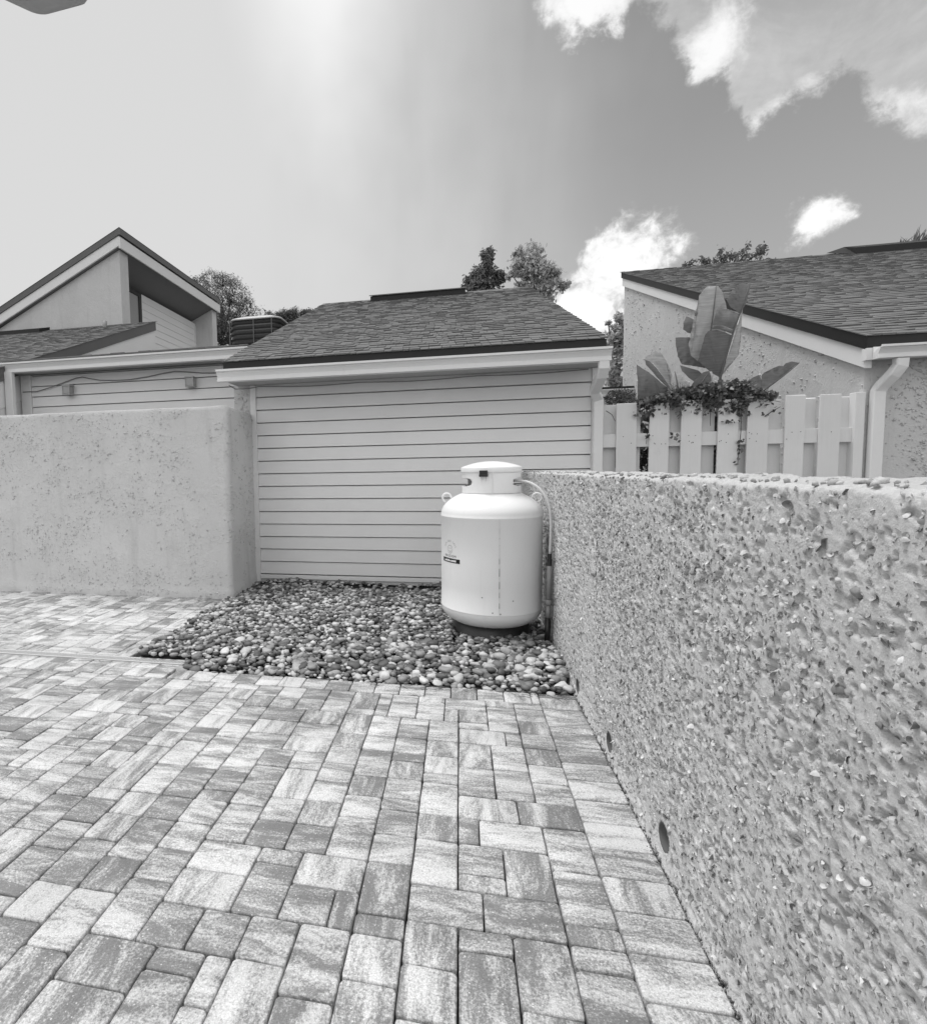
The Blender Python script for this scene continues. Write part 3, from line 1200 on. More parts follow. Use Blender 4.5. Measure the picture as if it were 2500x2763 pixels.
def spout(parent, pts, wd=.085, dp=.06, name='downspout'):
    """rectangular downspout through pts (x,y,z)"""
    mb = MB()
    vs, fs = [], []
    pts = [Vector(p) for p in pts]
    for i, p in enumerate(pts):
        t = (pts[min(i + 1, len(pts) - 1)] - pts[max(i - 1, 0)]).normalized()
        sx = Vector((1, 0, 0))
        sx = (sx - t * sx.dot(t)).normalized()
        sy = t.cross(sx)
        c = .008
        q = [(-wd / 2 + c, -dp / 2), (wd / 2 - c, -dp / 2), (wd / 2, -dp / 2 + c), (wd / 2, dp / 2 - c), (wd / 2 - c, dp / 2), (-wd / 2 + c, dp / 2), (-wd / 2, dp / 2 - c), (-wd / 2, -dp / 2 + c)]
        vs += [p + sx * a + sy * b for a, b in q]
    for i in range(len(pts) - 1):
        fs += [(i * 8 + k, i * 8 + (k + 1) % 8, (i + 1) * 8 + (k + 1) % 8, (i + 1) * 8 + k) for k in range(8)]
    fs += [tuple(range(8))[::-1], tuple(range((len(pts) - 1) * 8, len(pts) * 8))]
    mb.add(vs, fs)
    return part(name, mb, M['spout'], parent)


# ================================================================== GARAGE
GY = 5.6
EY, EZ, RY = 5.20, 2.318, 9.72
RZ = EZ + (RY - EY) * SL
gx0, gx1 = -2.335, 1.262
garage = thing('garage', 'low garage with grey lapped siding, white gutter and shingled roof behind the gravel', 'building', (-.5, GY, 0))
mb = MB()
mb.box(-2.408, -2.2105, GY + .002, GY + 4.2, -.05, 2.16)
part('stucco_pier', mb, M['stucco_far'], garage)
mb = MB()
mb.box(-2.2095, 1.30, GY + .045, GY + 4.2, -.05, 2.16)
part('wall', mb, M['siding'], garage)
expo = .1374
siding(garage, -2.145, 1.235, GY + .004, .075, 2.135, expo)
mb = MB()
mb.box(-2.2105, -2.147, GY - .026, GY + .044, -.01, 2.135)
bevel(part('corner_board', mb, M['siding'], garage), .004)
mb = MB()
mb.box(1.237, 1.30, GY - .026, GY + .044, -.01, 2.135)
bevel(part('corner_board', mb, M['siding'], garage), .004)
mb = MB()
mb.box(-2.145, 1.235, GY - .026, GY + .044, .028, .070)
bevel(part('skirt_board', mb, M['siding'], garage), .003)
mb = MB()
mb.box(-2.145, 1.235, GY - .012, GY + .044, -.01, .024)
part('sill_strip', mb, M['stucco_far'], garage)
# eave: soffit, sub-fascia, dark drip edge
mb = MB()
mb.box(-2.36, 1.305, EY + .012, GY + .02, 2.137, 2.150)
part('soffit', mb, M['soffit'], garage)
mb = MB()
mb.box(-2.34, 1.27, EY - .004, EY + .016, 2.118, 2.235)
part('fascia_board', mb, M['trim'], garage)
mb = MB()
mb.box(gx0, gx1, EY - .018, EY + .010, 2.225, 2.312)
part('drip_edge', mb, M['fascia'], garage)
gutter(garage, gx0 - .045, gx1 + .03, EY - .0045, 2.113, .116)
mb = MB()
mb.box(gx0 + .05, gx0 + .052, EY - .12, EY, 2.113, 2.23)
# roof deck (a closed wedge), ridge slightly narrower like the photo
xl = lambda f: gx0 + (-2.40 - gx0) * f
xr = lambda f: gx1 + (1.15 - gx1) * f
mb = MB()
mb.add([(gx0, EY - .012, EZ - .012), (gx1, EY - .012, EZ - .012), (1.15, RY, RZ - .012), (-2.40, RY, RZ - .012),
        (gx0, RY + 4.2, EZ), (gx1, RY + 4.2, EZ), (gx0, EY, EZ - .05), (gx1, EY, EZ - .05), (1.15, RY, EZ - .05), (-2.40, RY, EZ - .05)],
       [(0, 1, 2, 3), (3, 2, 5, 4), (0, 3, 9, 6), (2, 1, 7, 8), (0, 6, 7, 1), (3, 4, 9), (2, 8, 5), (6, 9, 8, 7), (9, 4, 5, 8)])
roof = part('roof', mb, M['fasciag'], garage)
shingles(garage, lambda f: xl(f) - .012, lambda f: xr(f) + .012, EY - .03, EZ - .004, RY, 300, .115, 4)
# ridge vent
a0, a1 = at(1004, 812, RY - .1), at(1255, 790, RY - .1)
mb = MB()
vz = RZ
mb.add([(a0.x, RY - .30, vz - .115), (a1.x, RY - .30, vz - .115), (a1.x, RY - .30, vz - .02), (a0.x, RY - .30, vz - .02),
        (a0.x, RY + .3, vz - .115), (a1.x, RY + .3, vz - .115), (a1.x, RY + .3, vz - .02), (a0.x, RY + .3, vz - .02),
        (a0.x, RY, vz + .085), (a1.x, RY, vz + .085)],
       [(0, 1, 2, 3), (3, 2, 9, 8), (5, 4, 7, 6), (6, 7, 8, 9), (0, 3, 8, 7, 4), (1, 5, 6, 9, 2), (0, 4, 5, 1)])
part('ridge_vent', mb, M['fascia'], garage)
mb = MB()
mb.add([(a0.x - .02, RY - .32, vz - .004), (a1.x + .02, RY - .32, vz - .004), (a1.x + .02, RY, vz + .102), (a0.x - .02, RY, vz + .102),
        (a0.x - .02, RY - .32, vz - .018), (a1.x + .02, RY - .32, vz - .018), (a1.x + .02, RY, vz + .088), (a0.x - .02, RY, vz + .088)],
       [(0, 1, 2, 3), (4, 7, 6, 5), (0, 4, 5, 1), (0, 3, 7, 4), (1, 5, 6, 2)])
part('vent_cap', mb, M['fasciag'], garage)
mb = MB()                                          # ridge caps
xx = -2.40
while xx < 1.14:
    x2 = min(xx + .26, 1.15)
    mb.add([(xx, RY - .13, RZ - .04), (x2, RY - .13, RZ - .04), (x2, RY, RZ + .022), (xx, RY, RZ + .022), (xx, RY + .13, RZ - .04), (x2, RY + .13, RZ - .04)],
           [(0, 1, 2, 3), (3, 2, 5, 4), (0, 3, 4), (1, 5, 2)])
    xx = x2 + .004
part('ridge_caps', mb, M['shingle'], garage, kind='stuff')
# downspout with its bend under the gutter
spout(garage, [(1.235, EY - .045, 2.125), (1.235, EY - .045, 2.06), (1.232, EY + .0, 2.0), (1.235, GY - .13, 1.90), (1.283, GY - .062, 1.83), (1.283, GY - .060, 1.77), (1.283, GY - .06, 0)], .088, .062)
# cable sagging along the soffit
mb = MB()
cp = [at(620, 1046, EY + .1), at(645, 1050, EY + .15)]
pts = [Vector((-2.33, EY + .10, 2.10)), Vector((-2.30, EY + .2, 2.075)), Vector((-2.2, EY + .3, 2.09))]
for k in range(22):
    t = k / 21
    pts.append(Vector((-2.1 + 3.3 * t, GY - .035, 2.118 - .016 * abs(math.sin(t * 9.2)) - .010 * math.sin(t * 4))))
mb.tube(pts, .005, 6)
part('cable', mb, M['cable'], garage, True)

# ================================================================== FLAT-ROOFED WING between the houses
WY = 6.40
wing = thing('flat_roofed_wing', 'low flat-roofed wing with lapped siding above the left stucco wall', 'building', (-4.3, WY, 0))
wx0, wx1 = -5.83, -2.55
mb = MB()
mb.box(wx0, -2.412, WY + .045, 9.7, -.05, 2.60)
part('wall', mb, M['siding'], wing)
siding(wing, wx0 + .16, wx1 + .1, WY + .004, 1.30, 2.56, .1374)
mb = MB()
mb.box(wx0, wx0 + .155, WY - .026, WY + .044, 0, 2.56)
part('corner_board', mb, M['siding'], wing)
mb = MB()
mb.box(wx0 - .1, -2.42, WY - .20, WY + .05, 2.568, 2.58)
part('soffit', mb, M['soffit'], wing)
mb = MB()
mb.box(wx0 - .1, -2.42, WY - .205, WY - .185, 2.56, 2.70)
part('fascia_board', mb, M['trim'], wing)
gutter(wing, wx0 - .14, -2.43, WY - .2055, 2.555, .125)
mb = MB()
mb.add([(wx0 - .1, WY - .24, 2.700), (-2.42, WY - .24, 2.700), (-2.42, 9.75, 2.80), (wx0 - .1, 9.75, 2.80),
        (wx0 - .1, WY - .24, 2.684), (-2.42, WY - .24, 2.684), (-2.42, 9.75, 2.75), (wx0 - .1, 9.75, 2.75)],
       [(0, 1, 2, 3), (4, 7, 6, 5), (0, 4, 5, 1), (1, 5, 6, 2), (2, 6, 7, 3), (3, 7, 4, 0)])
part('roof', mb, M['fasciag'], wing)
mb = MB()
xx = wx0 - .08
rr = random.Random(8)
while xx < -2.5:
    x2 = min(xx + rr.uniform(.12, .3), -2.45)
    mb.box(xx, x2, WY - .25, WY + .1, 2.7035, 2.7035 + rr.uniform(.012, .022))
    xx = x2 + .004
part('roof_edge_shingles', mb, M['shingle'], wing, kind='stuff')
spout(wing, [(wx0 + .05, WY - .262, 2.56), (wx0 + .05, WY - .262, 2.3), (wx0 + .05, WY - .262, 0)], .115, .065)
for lx, lz in ((-5.07, 2.325), (-3.30, 2.345)):
    mb = MB()
    mb.box(lx - .052, lx + .052, WY - .10, WY - .02, lz - .048, lz + .05)
    o = bevel(part('wall_light', mb, M['lampg'], wing), .008)
    mb = MB()
    mb.box(lx - .058, lx + .058, WY - .108, WY - .018, lz + .051, lz + .066)
    part('light_cap', mb, M['lamp'], o)
    mb = MB()
    for sx in (-1, 1):
        mb.box(lx + sx * .050 - .005, lx + sx * .050 + .005, WY - .107, WY - .098, lz - .05, lz + .05)
    mb.box(lx - .056, lx + .056, WY - .107, WY - .018, lz - .062, lz - .0505)
    part('light_frame', mb, M['lamp'], o)
mb = MB()
cpx = [(62, 1058), (100, 1056), (140, 1044), (175, 1031), (205, 1020), (222, 1017), (240, 1021), (270, 1026), (310, 1026), (350, 1024), (400, 1016), (440, 1007), (470, 1002), (500, 1003), (545, 1006), (600, 1006)]
mb.tube([at(a, b, WY - .03) for a, b in cpx], .006, 6)
part('cable', mb, M['cable'], wing, True)

# ================================================================== AIR CONDITIONER on the wing's roof
ac = thing('air_conditioner', 'round-cornered dark condenser unit with pale lid on the flat roof', 'air conditioner', (-3.16, 8.6, 2.77))
cxa, cya = -3.16, 8.62


def rrect(hx, hy, r, n=6):
    o = []
    for k, (sx, sy) in enumerate(((1, 1), (-1, 1), (-1, -1), (1, -1))):
        for i in range(n + 1):
            a = math.pi / 2 * k + math.pi / 2 * i / n
            o.append((sx * (hx - r) + r * math.cos(a), sy * (hy - r) + r * math.sin(a)))
    return o


def loft(mb, cx, cy, rings):
    """rings: list of (hx, hy, r, z)"""
    n = None
    vs = []
    for hx, hy, r, z in rings:
        q = rrect(hx, hy, r)
        n = len(q)
        vs += [(cx + a, cy + b, z) for a, b in q]
    fs = []
    for i in range(len(rings) - 1):
        fs += [(i * n + k, i * n + (k + 1) % n, (i + 1) * n + (k + 1) % n, (i + 1) * n + k) for k in range(n)]
    fs += [tuple(range(n))[::-1], tuple(range((len(rings) - 1) * n, len(rings) * n))]
    mb.add(vs, fs)


mb = MB()
loft(mb, cxa, cya, [(.41, .41, .13, 2.79), (.41, .41, .13, 3.60)])
part('cabinet', mb, M['coil'], ac, True)
mb = MB()
for k in range(10):
    z = 2.83 + k * .078
    loft(mb, cxa, cya, [(.418, .418, .13, z), (.414, .414, .13, z + .055)])
part('louvres', mb, M['coil'], ac, True)
mb = MB()
loft(mb, cxa, cya, [(.43, .43, .14, 3.60), (.435, .435, .14, 3.608), (.42, .42, .14, 3.632), (.30, .30, .14, 3.685), (.10, .10, .09, 3.705)])
part('lid', mb, M['acTop'], ac, True)
mb = MB()
for sx in (-.40, 0.0, .30):
    mb.tube([(cxa + sx, cya - .425, 2.79), (cxa + sx, cya - .425, 3.60)], .009, 6)
part('corner_bars', mb, M['coilbar'], ac)

# ================================================================== LEFT HOUSE (shingled)
LX = -5.85
LEY, LRY = 5.30, 9.86
LEZ = 2.290
LRZ = LEZ + (LRY - LEY) * SL
lh = thing('shingled_house', 'shingle-roofed house at the far left with a grey rake edge and pale gable', 'house', (-8, 8, 0))
mb = MB()
mb.prism([(LX - .06, LEY + .25, -.05), (LX - .06, LRY - .05, -.05), (LX - .06, LRY - .05, LRZ - .18), (LX - .06, LEY + .25, LEZ - .08)], (-8, 0, 0))
part('wall', mb, M['stucco_far'], lh)
# pale trim and boards under the rake, above the wing roof


def rake_board(parent, x, y0, y1, d0, d1, t, mat, name):
    """board in the gable plane parallel to the rake, from d0 to d1 below the roof line"""
    q = lambda y, d: (x, y, LEZ + (y - LEY) * SL - d)
    mb = MB()
    mb.prism([q(y0, d1), q(y1, d1), q(y1, d0), q(y0, d0)], (t, 0, 0))
    return part(name, mb, M[mat], parent)


rake_board(lh, LX - .02, LEY - .02, LRY, .0, .17, .035, 'fasciag', 'rake_edge')
rake_board(lh, LX - .045, LEY, LRY, .172, .52, .04, 'siding_lt', 'rake_trim')
for k in range(5):
    rake_board(lh, LX - .05, LEY + .4, LRY, .525 + k * .215, .525 + k * .215 + .205, .038 - .003 * (k % 2), 'siding_lt', 'siding_board')
mb = MB()
mb.box(LX - .055, LX + .004, LRY - .09, LRY - .005, 2.6, LRZ - .56)
part('corner_board', mb, M['trim'], lh)
mb = MB()
mb.add([(LX, LEY, LEZ - .02), (LX, LRY, LRZ - .02), (LX - 8, LRY, LRZ - .02), (LX - 8, LEY, LEZ - .02),
        (LX, LEY, LEZ - .1), (LX, LRY, LRZ - .1), (LX - 8, LRY, LRZ - .1), (LX - 8, LEY, LEZ - .1)],
       [(0, 1, 2, 3), (4, 7, 6, 5), (0, 4, 5, 1), (1, 5, 6, 2), (2, 6, 7, 3), (3, 7, 4, 0)])
part('roof', mb, M['fasciag'], lh)
shingles(lh, lambda f: LX - 5.5, lambda f: LX + .03, LEY, LEZ, LRY, 0, .115, 9)
v0, v1 = at(-60, 893, LRY - .05), at(128, 884, LRY - .05)
mb = MB()
mb.add([(-11, LRY - .28, LRZ - .14), (v1.x, LRY - .28, LRZ - .14), (v1.x, LRY - .28, LRZ - .03), (-11, LRY - .28, LRZ - .03),
        (-11, LRY, LRZ + .06), (v1.x + .02, LRY, LRZ + .06), (v1.x, LRY, LRZ - .1), (-11, LRY, LRZ - .1)],
       [(0, 1, 2, 3), (3, 2, 5, 4), (1, 6, 5, 2), (0, 3, 4, 7)])
part('ridge_vent', mb, M['fascia'], lh)
mb = MB()
mb.tube([at(283, 895, LRY - .2), at(283, 866, LRY - .2)], .04, 10)
part('vent_pipe', mb, M['pvc'], lh, True)

# ================================================================== TALL HOUSE behind it
TY = 9.95
Pk = at(318, 626, TY)
tall = thing('tall_house', 'tall stucco house with one steep roof slope, high soffit and slit window', 'house', (-9, 12, 0))
zl = at(0, 838, TY)
sl2 = (Pk.z - zl.z) / (Pk.x - zl.x)           # roof falls to the left
XE = Pk.x
YE2 = 14.45
xw = XE - 7.0
zt = lambda x, d=0: Pk.z + (x - XE) * sl2 - d
mb = MB()                                       # front stucco wall with its sloping top
mb.prism([(xw, TY + .05, 0), (XE - .02, TY + .05, 0), (XE - .02, TY + .05, zt(XE, .32)), (xw, TY + .05, zt(xw, .32))], (0, .28, 0))
part('front_wall', mb, M['stucco_far'], tall)
mb = MB()
mb.prism([(xw, YE2 - .3, 0), (XE - .02, YE2 - .3, 0), (XE - .02, YE2 - .3, zt(XE, .32)), (xw, YE2 - .3, zt(xw, .32))], (0, .28, 0))
part('back_wall', mb, M['stucco_far'], tall)
SX = -7.16
mb = MB()
mb.box(SX - .3, SX - .012, TY + .33, YE2 - .3, 0, zt(SX, .5))
part('side_wall', mb, M['siding_lt'], tall)
# lapped boards on the side wall
z = 2.7
topz = zt(SX, .50)
cache_ = None
while z < topz - .02:
    mb = MB()
    y0, y1 = (TY + .34, YE2 - .305)
    w0 = 11.52 if z > 4.2 and z < 5.35 else y0
    mb.prism([(SX, w0, z), (SX - .012, w0, z + .17), (SX - .018, w0, z + .17), (SX - .018, w0, z)], (0, y1 - w0, 0))
    part('siding_board', mb, M['siding_lt'], tall)
    z += .165
mb = MB()
mb.box(SX - .011, SX + .006, YE2 - .36, YE2 - .306, 2.7, topz)
part('corner_board', mb, M['trim'], tall)
# slit window in the side wall
mb = MB()
mb.box(SX - .006, SX + .02, 11.40, 11.50, 4.3, 5.33)
mb.box(SX - .006, SX + .02, 10.55, 11.40, 5.25, 5.33)
wf = part('window', mb, M['dark'], tall)
mb = MB()
mb.box(SX - .010, SX - .002, 10.32, 11.40, 4.2, 5.25)
part('pane', mb, M['glass'], wf)
# roof: soffit, fascia, rake, drip edge
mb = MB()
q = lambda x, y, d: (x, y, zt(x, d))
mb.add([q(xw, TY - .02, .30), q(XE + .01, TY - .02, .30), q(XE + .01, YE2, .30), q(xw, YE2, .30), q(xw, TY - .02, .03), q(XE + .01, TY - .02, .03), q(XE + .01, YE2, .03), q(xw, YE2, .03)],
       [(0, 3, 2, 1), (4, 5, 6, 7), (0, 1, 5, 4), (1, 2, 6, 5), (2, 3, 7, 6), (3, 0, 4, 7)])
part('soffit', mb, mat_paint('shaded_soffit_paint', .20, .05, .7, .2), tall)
mb = MB()
mb.prism([q(xw, TY - .055, .30), q(XE + .04, TY - .055, .30), q(XE + .04, TY - .055, .115), q(xw, TY - .055, .115)], (0, .033, 0))
part('rake_board', mb, M['trim'], tall)
mb = MB()
mb.box(XE + .0405, XE + .075, TY - .055, YE2 + .03, zt(XE, .33), zt(XE, .115))
part('fascia_board', mb, M['trim'], tall)
mb = MB()
mb.prism([q(xw, TY - .08, .112), q(XE + .08, TY - .08, .112), q(XE + .08, TY - .08, -.01), q(xw, TY - .08, -.01)], (0, .05, 0))
part('drip_edge', mb, M['fasciag'], tall)
mb = MB()
mb.box(XE + .0805, XE + .10, TY - .08, YE2 + .05, zt(XE, .085), zt(XE, -.03))
part('drip_edge', mb, M['fasciag'], tall)
mb = MB()
mb.add([q(xw, TY - .09, -.012), q(XE + .09, TY - .09, -.012), q(XE + .09, YE2 + .04, -.012), q(xw, YE2 + .04, -.012), q(xw, TY - .03, .028), q(XE + .02, TY - .03, .028), q(XE + .02, YE2 - .02, .028), q(xw, YE2 - .02, .028)],
       [(0, 1, 2, 3), (4, 7, 6, 5), (0, 4, 5, 1), (1, 5, 6, 2), (2, 6, 7, 3), (3, 7, 4, 0)])
part('roof', mb, M['shingle'], tall)

# ================================================================== RIGHT HOUSE
HX = 3.42
HEY, HRY = 5.46, 12.66
HEZ = 2.262
HRZ = HEZ + (HRY - HEY) * SL
rh = thing('stucco_house', 'stucco house with a long shingle roof and dark rake behind the fence on the right', 'house', (5, 6, 0))
HR = lambda y, d: HEZ + (y - HEY) * SL - d
mb = MB()
mb.prism([(HX, 5.555, -.05), (HX, HRY + .02, -.05), (HX, HRY + .02, HR(HRY, .1)), (HX, 5.555, HR(5.555, .1))], (.2, 0, 0))
part('gable_wall', mb, M['stucco_far'], rh)
mb = MB()
mb.box(HX + .2005, 11, 5.555, 5.755, -.05, 2.17)
part('front_wall', mb, M['stucco_far'], rh)
mb = MB()
mb.prism([(HX + .003, HEY + .02, HR(HEY + .02, .275)), (HX + .003, HRY + .03, HR(HRY + .03, .275)), (HX + .003, HRY + .03, HR(HRY + .03, .11)), (HX + .003, HEY + .02, HR(HEY + .02, .11))], (-.045, 0, 0))
part('rake_board', mb, M['trim'], rh)
mb = MB()
mb.prism([(HX + .003, HEY, HR(HEY, .112)), (HX + .003, HRY + .05, HR(HRY + .05, .112)), (HX + .003, HRY + .05, HR(HRY + .05, .0)), (HX + .003, HEY, HR(HEY, .0))], (-.065, 0, 0))
part('rake_edge', mb, M['fascia'], rh)
mb = MB()
mb.box(HX - .062, 11, HEY - .02, HEY - .001, HEZ - .098, HEZ - .006)
part('drip_edge', mb, M['fascia'], rh)
mb = MB()
mb.box(HX - .04, 11, HEY + .0, HEY + .10, HEZ - .20, HEZ - .12)
part('soffit', mb, M['soffit'], rh)
mb = MB()
mb.add([(HX - .06, HEY, HEZ - .015), (11, HEY, HEZ - .015), (11, HRY, HRZ - .015), (HX - .06, HRY, HRZ - .015),
        (HX - .06, HEY, HEZ - .085), (11, HEY, HEZ - .085), (11, HRY, HRZ - .085), (HX - .06, HRY, HRZ - .085)],
       [(0, 1, 2, 3), (4, 7, 6, 5), (0, 4, 5, 1), (1, 5, 6, 2), (2, 6, 7, 3), (3, 7, 4, 0)])
part('roof', mb, M['fasciag'], rh)
shingles(rh, lambda f: HX - .075, lambda f: 9.6, HEY - .03, HEZ - .008, HRY, 300, .115, 14)
gutter(rh, HX - .02, 11, HEY - .0205, HEZ - .205, .105)
mb = MB()
mb.prism([(HX - .0615, HEY - .02, HEZ - .205), (HX - .0615, HEY - .02, HEZ - .105), (HX - .0615, HEY + .04, HEZ - .105), (HX - .0615, HEY + .04, HEZ - .205)], (.041, 0, 0))
part('gutter_end', mb, M['trim'], rh)
sx = HX + .125
spout(rh, [(sx + .035, HEY - .055, HEZ - .21), (sx + .033, HEY - .055, HEZ - .27), (sx + .0, HEY - .03, HEZ - .34), (sx - .035, HEY + .03, HEZ - .42), (sx - .045, 5.51, HEZ - .46), (sx - .047, 5.512, HEZ - .52), (sx - .05, 5.512, 0)], .092, .064)
v0, v1 = at(2285, 684, HRY - .1), at(2600, 660, HRY - .1)
mb = MB()
mb.add([(v0.x, HRY - .34, HRZ - .13), (11, HRY - .34, HRZ - .13), (11, HRY - .34, HRZ - .01), (v0.x, HRY - .34, HRZ - .01),
        (v0.x - .3, HRY, HRZ + .04), (11, HRY, HRZ + .13), (v0.x, HRY, HRZ + .13)],
       [(0, 1, 2, 3), (3, 2, 5, 6), (0, 3, 6, 4)])
part('ridge_vent', mb, M['fascia'], rh)

def wall_chips(parent, n, fn, seed, s0=.011, mat=None):
    """shell flakes set in a house wall; fn(u, v) -> point arrays and normal"""
    r = np.random.default_rng(seed)
    u, v = r.random(n), r.random(n)
    P, ok = fn(u, v)
    P = P[ok & (fbm2(P[:, 0] * 2.2 + P[:, 1] * 2.2, P[:, 2] * 2.2, seed, 3) > r.uniform(.25, .7, n))]
    m_ = len(P)
    sz = np.clip(np.exp(r.normal(0, .4, m_)) * s0, .004, .03)
    V, F = scatter(ICO1, P, rand_rot(m_), sz[:, None] * np.stack([r.uniform(.8, 1.4, m_), r.uniform(.6, 1, m_), r.uniform(.35, .6, m_)], 1), .15)
    o = link('shell_chips', np_mesh('shell_chips', V - np.array(root_of(parent).location), F, mat or M['housechip'], True), parent)
    o['kind'] = 'stuff'


def gable_pts(u, v):
    y = 5.56 + u * 7.0
    z = .9 + v * 4.3
    return np.stack([np.full_like(y, HX - .001), y, z], 1), z < HEZ + (y - HEY) * SL - .28


wall_chips(rh, 7000, gable_pts, 61, .010)
wall_chips(rh, 2600, lambda u, v: (np.stack([HX + .02 + u * .9, np.full_like(u, 5.554), 1.0 + v * 1.15], 1), u > -1), 62, .0085)
wall_chips(garage, 260, lambda u, v: (np.stack([-2.405 + u * .19, np.full_like(u, GY + .001), 1.7 + v * .42], 1), u > -1), 63, .008)

# ================================================================== LOW BUILDING seen through the gap
lb = thing('low_building', 'low far building with a white gutter in the gap beside the right house', 'building', (3, 12, 0))
mb = MB()
mb.box(1.6, 3.41, 12.0, 14, 0, 2.58)
part('wall', mb, M['siding'], lb)
gutter(lb, 1.5, 3.41, 11.9, 2.60, .14)
mb = MB()
mb.box(1.5, 3.41, 11.85, 14.2, 2.745, 2.79)
part('roof', mb, M['fascia'], lb)

# ================================================================== FENCE
FY = 5.55
fence = thing('board_fence', 'pale painted shadow-box board fence between garage and right house', 'fence', (2.4, FY, 0))
front = [(1.4515, 1.627), (1.727, 1.8926), (1.9946, 2.165), (2.287, 2.451), (2.526, 2.693), (2.821, 2.972), (3.080, 3.239)]
back = [(1.342, 1.455), (1.62, 1.675), (1.862, 2.02), (2.135, 2.30), (2.42, 2.56), (2.655, 2.835), (2.94, 3.10), (3.21, 3.36)]
tops = [1.785, 1.775, 1.79, 1.785, 1.80, 1.80, 1.795]


def board(x0, x1, y, z1, r):
    t = .019
    mb = MB()
    lean = r.gauss(0, .006)
    mb.add([(x0, y, -.03), (x1, y, -.03), (x1, y + t, -.03), (x0, y + t, -.03),
            (x0 + lean, y, z1 - r.uniform(0, .008)), (x1 + lean, y, z1 - r.uniform(0, .008)), (x1 + lean, y + t, z1), (x0 + lean, y + t, z1)],
           [(0, 3, 2, 1), (4, 5, 6, 7), (0, 1, 5, 4), (1, 2, 6, 5), (2, 3, 7, 6), (3, 0, 4, 7)])
    return mb


rf = random.Random(12)
for (a, b), zt_ in zip(front, tops):
    bevel(part('board', board(a, b, FY - .021, zt_, rf), M['fence'], fence), .003)
for a, b in back:
    bevel(part('board', board(a, b, FY + .052, 1.775 + rf.uniform(-.012, .01), rf), M['fence'], fence), .003)
for z0 in (1.376, .35):
    mb = MB()
    mb.box(1.335, 3.40, FY, FY + .038, z0, z0 + .125)
    bevel(part('rail', mb, M['fence'], fence), .003)
mb = MB()
mb.box(3.345, 3.418, FY - .03, FY + .055, -.03, 1.80)
bevel(part('post', mb, M['fence'], fence), .004)
mb = MB()
for k in range(26):
    (a, b) = rf.choice(front)
    x_, z_ = rf.uniform(a + .02, b - .02), rf.choice((1.405, 1.47)) + rf.gauss(0, .006)
    mb.tube([(x_, FY - .0225, z_), (x_, FY - .0205, z_)], .004, 6)
part('nail_heads', mb, M['dark'], fence)

# ================================================================== PROPANE TANK
tx_, ty_ = TANK
tank = thing('propane_tank', 'upright white propane tank with domed lid on the pebbles by the shell wall', 'tank', (tx_, ty_, .03))
Rk = .343
prof = [(.001, .084)]
for k in range(1, 15):
    a = math.pi / 2 * k / 14
    prof.append((Rk * math.sin(a), .235 - .150 * math.cos(a)))
prof += [(Rk, .237), (Rk + .0018, .240), (Rk + .0018, .246), (Rk, .249), (Rk, .40), (Rk, .60), (Rk, .868), (Rk + .0018, .871), (Rk + .0018, .877), (Rk, .880)]
for k in range(1, 19):
    a = math.pi / 2 * k / 18
    prof.append((max(.001, Rk * math.cos(a)), .882 + .1775 * math.sin(a)))
mb = MB()
mb.lathe(prof, tx_, ty_, 96)
part('tank_body', mb, M['tank'], tank, True)
mb = MB()
mb.lathe([(.262, .0), (.262, .150), (.255, .150), (.255, .0), (.262, .0)], tx_, ty_, 64)
part('foot_ring', mb, M['black'], tank, True)
face = math.atan2(0 - ty_, 0 - tx_)               # direction to the driveway


def cyl(a, r, z):
    """point on the tank: angle a in degrees to the right of its front"""
    t = face + R_(a)
    return Vector((tx_ + r * math.cos(t), ty_ + r * math.sin(t), z))


# vertical weld seam with patches of wear
mb = MB()
for k in range(60):
    z0, z1 = .25 + k * .0104, .25 + (k + 1) * .0104
    wv = .0011 + .0006 * random.random()
    p = [cyl(9 - wv * 160, Rk + .0004, z0), cyl(9, Rk + .003, z0), cyl(9 + wv * 160, Rk + .0004, z0), cyl(9 - wv * 160, Rk + .0004, z1), cyl(9, Rk + .003, z1), cyl(9 + wv * 160, Rk + .0004, z1)]
    mb.add(p, [(0, 1, 4, 3), (1, 2, 5, 4)])
part('weld_seam', mb, M['weld'], tank, True)
mb = MB()
for z0, z1 in ((.745, .752), (.70, .706), (.58, .62), (.50, .555), (.42, .47), (.36, .40), (.29, .33)):
    p = [cyl(8.6, Rk + .0034, z0), cyl(9.3, Rk + .0036, z0 + .004), cyl(9.2, Rk + .0036, z1), cyl(8.7, Rk + .0034, z1 - .003)]
    mb.add(p, [(0, 1, 2, 3)])
for a_, z_ in ((2.0, .262), (10.3, .256), (-9, .36), (24, .34)):
    c = cyl(a_, Rk + .0012, z_)
    mb.add([cyl(a_ + .9 * math.cos(t), Rk + .0012, z_ + .0045 * math.sin(t)) for t in np.linspace(0, 6.28, 9)[:-1]], [tuple(range(8))])
part('wear_marks', mb, M['rust'], tank)

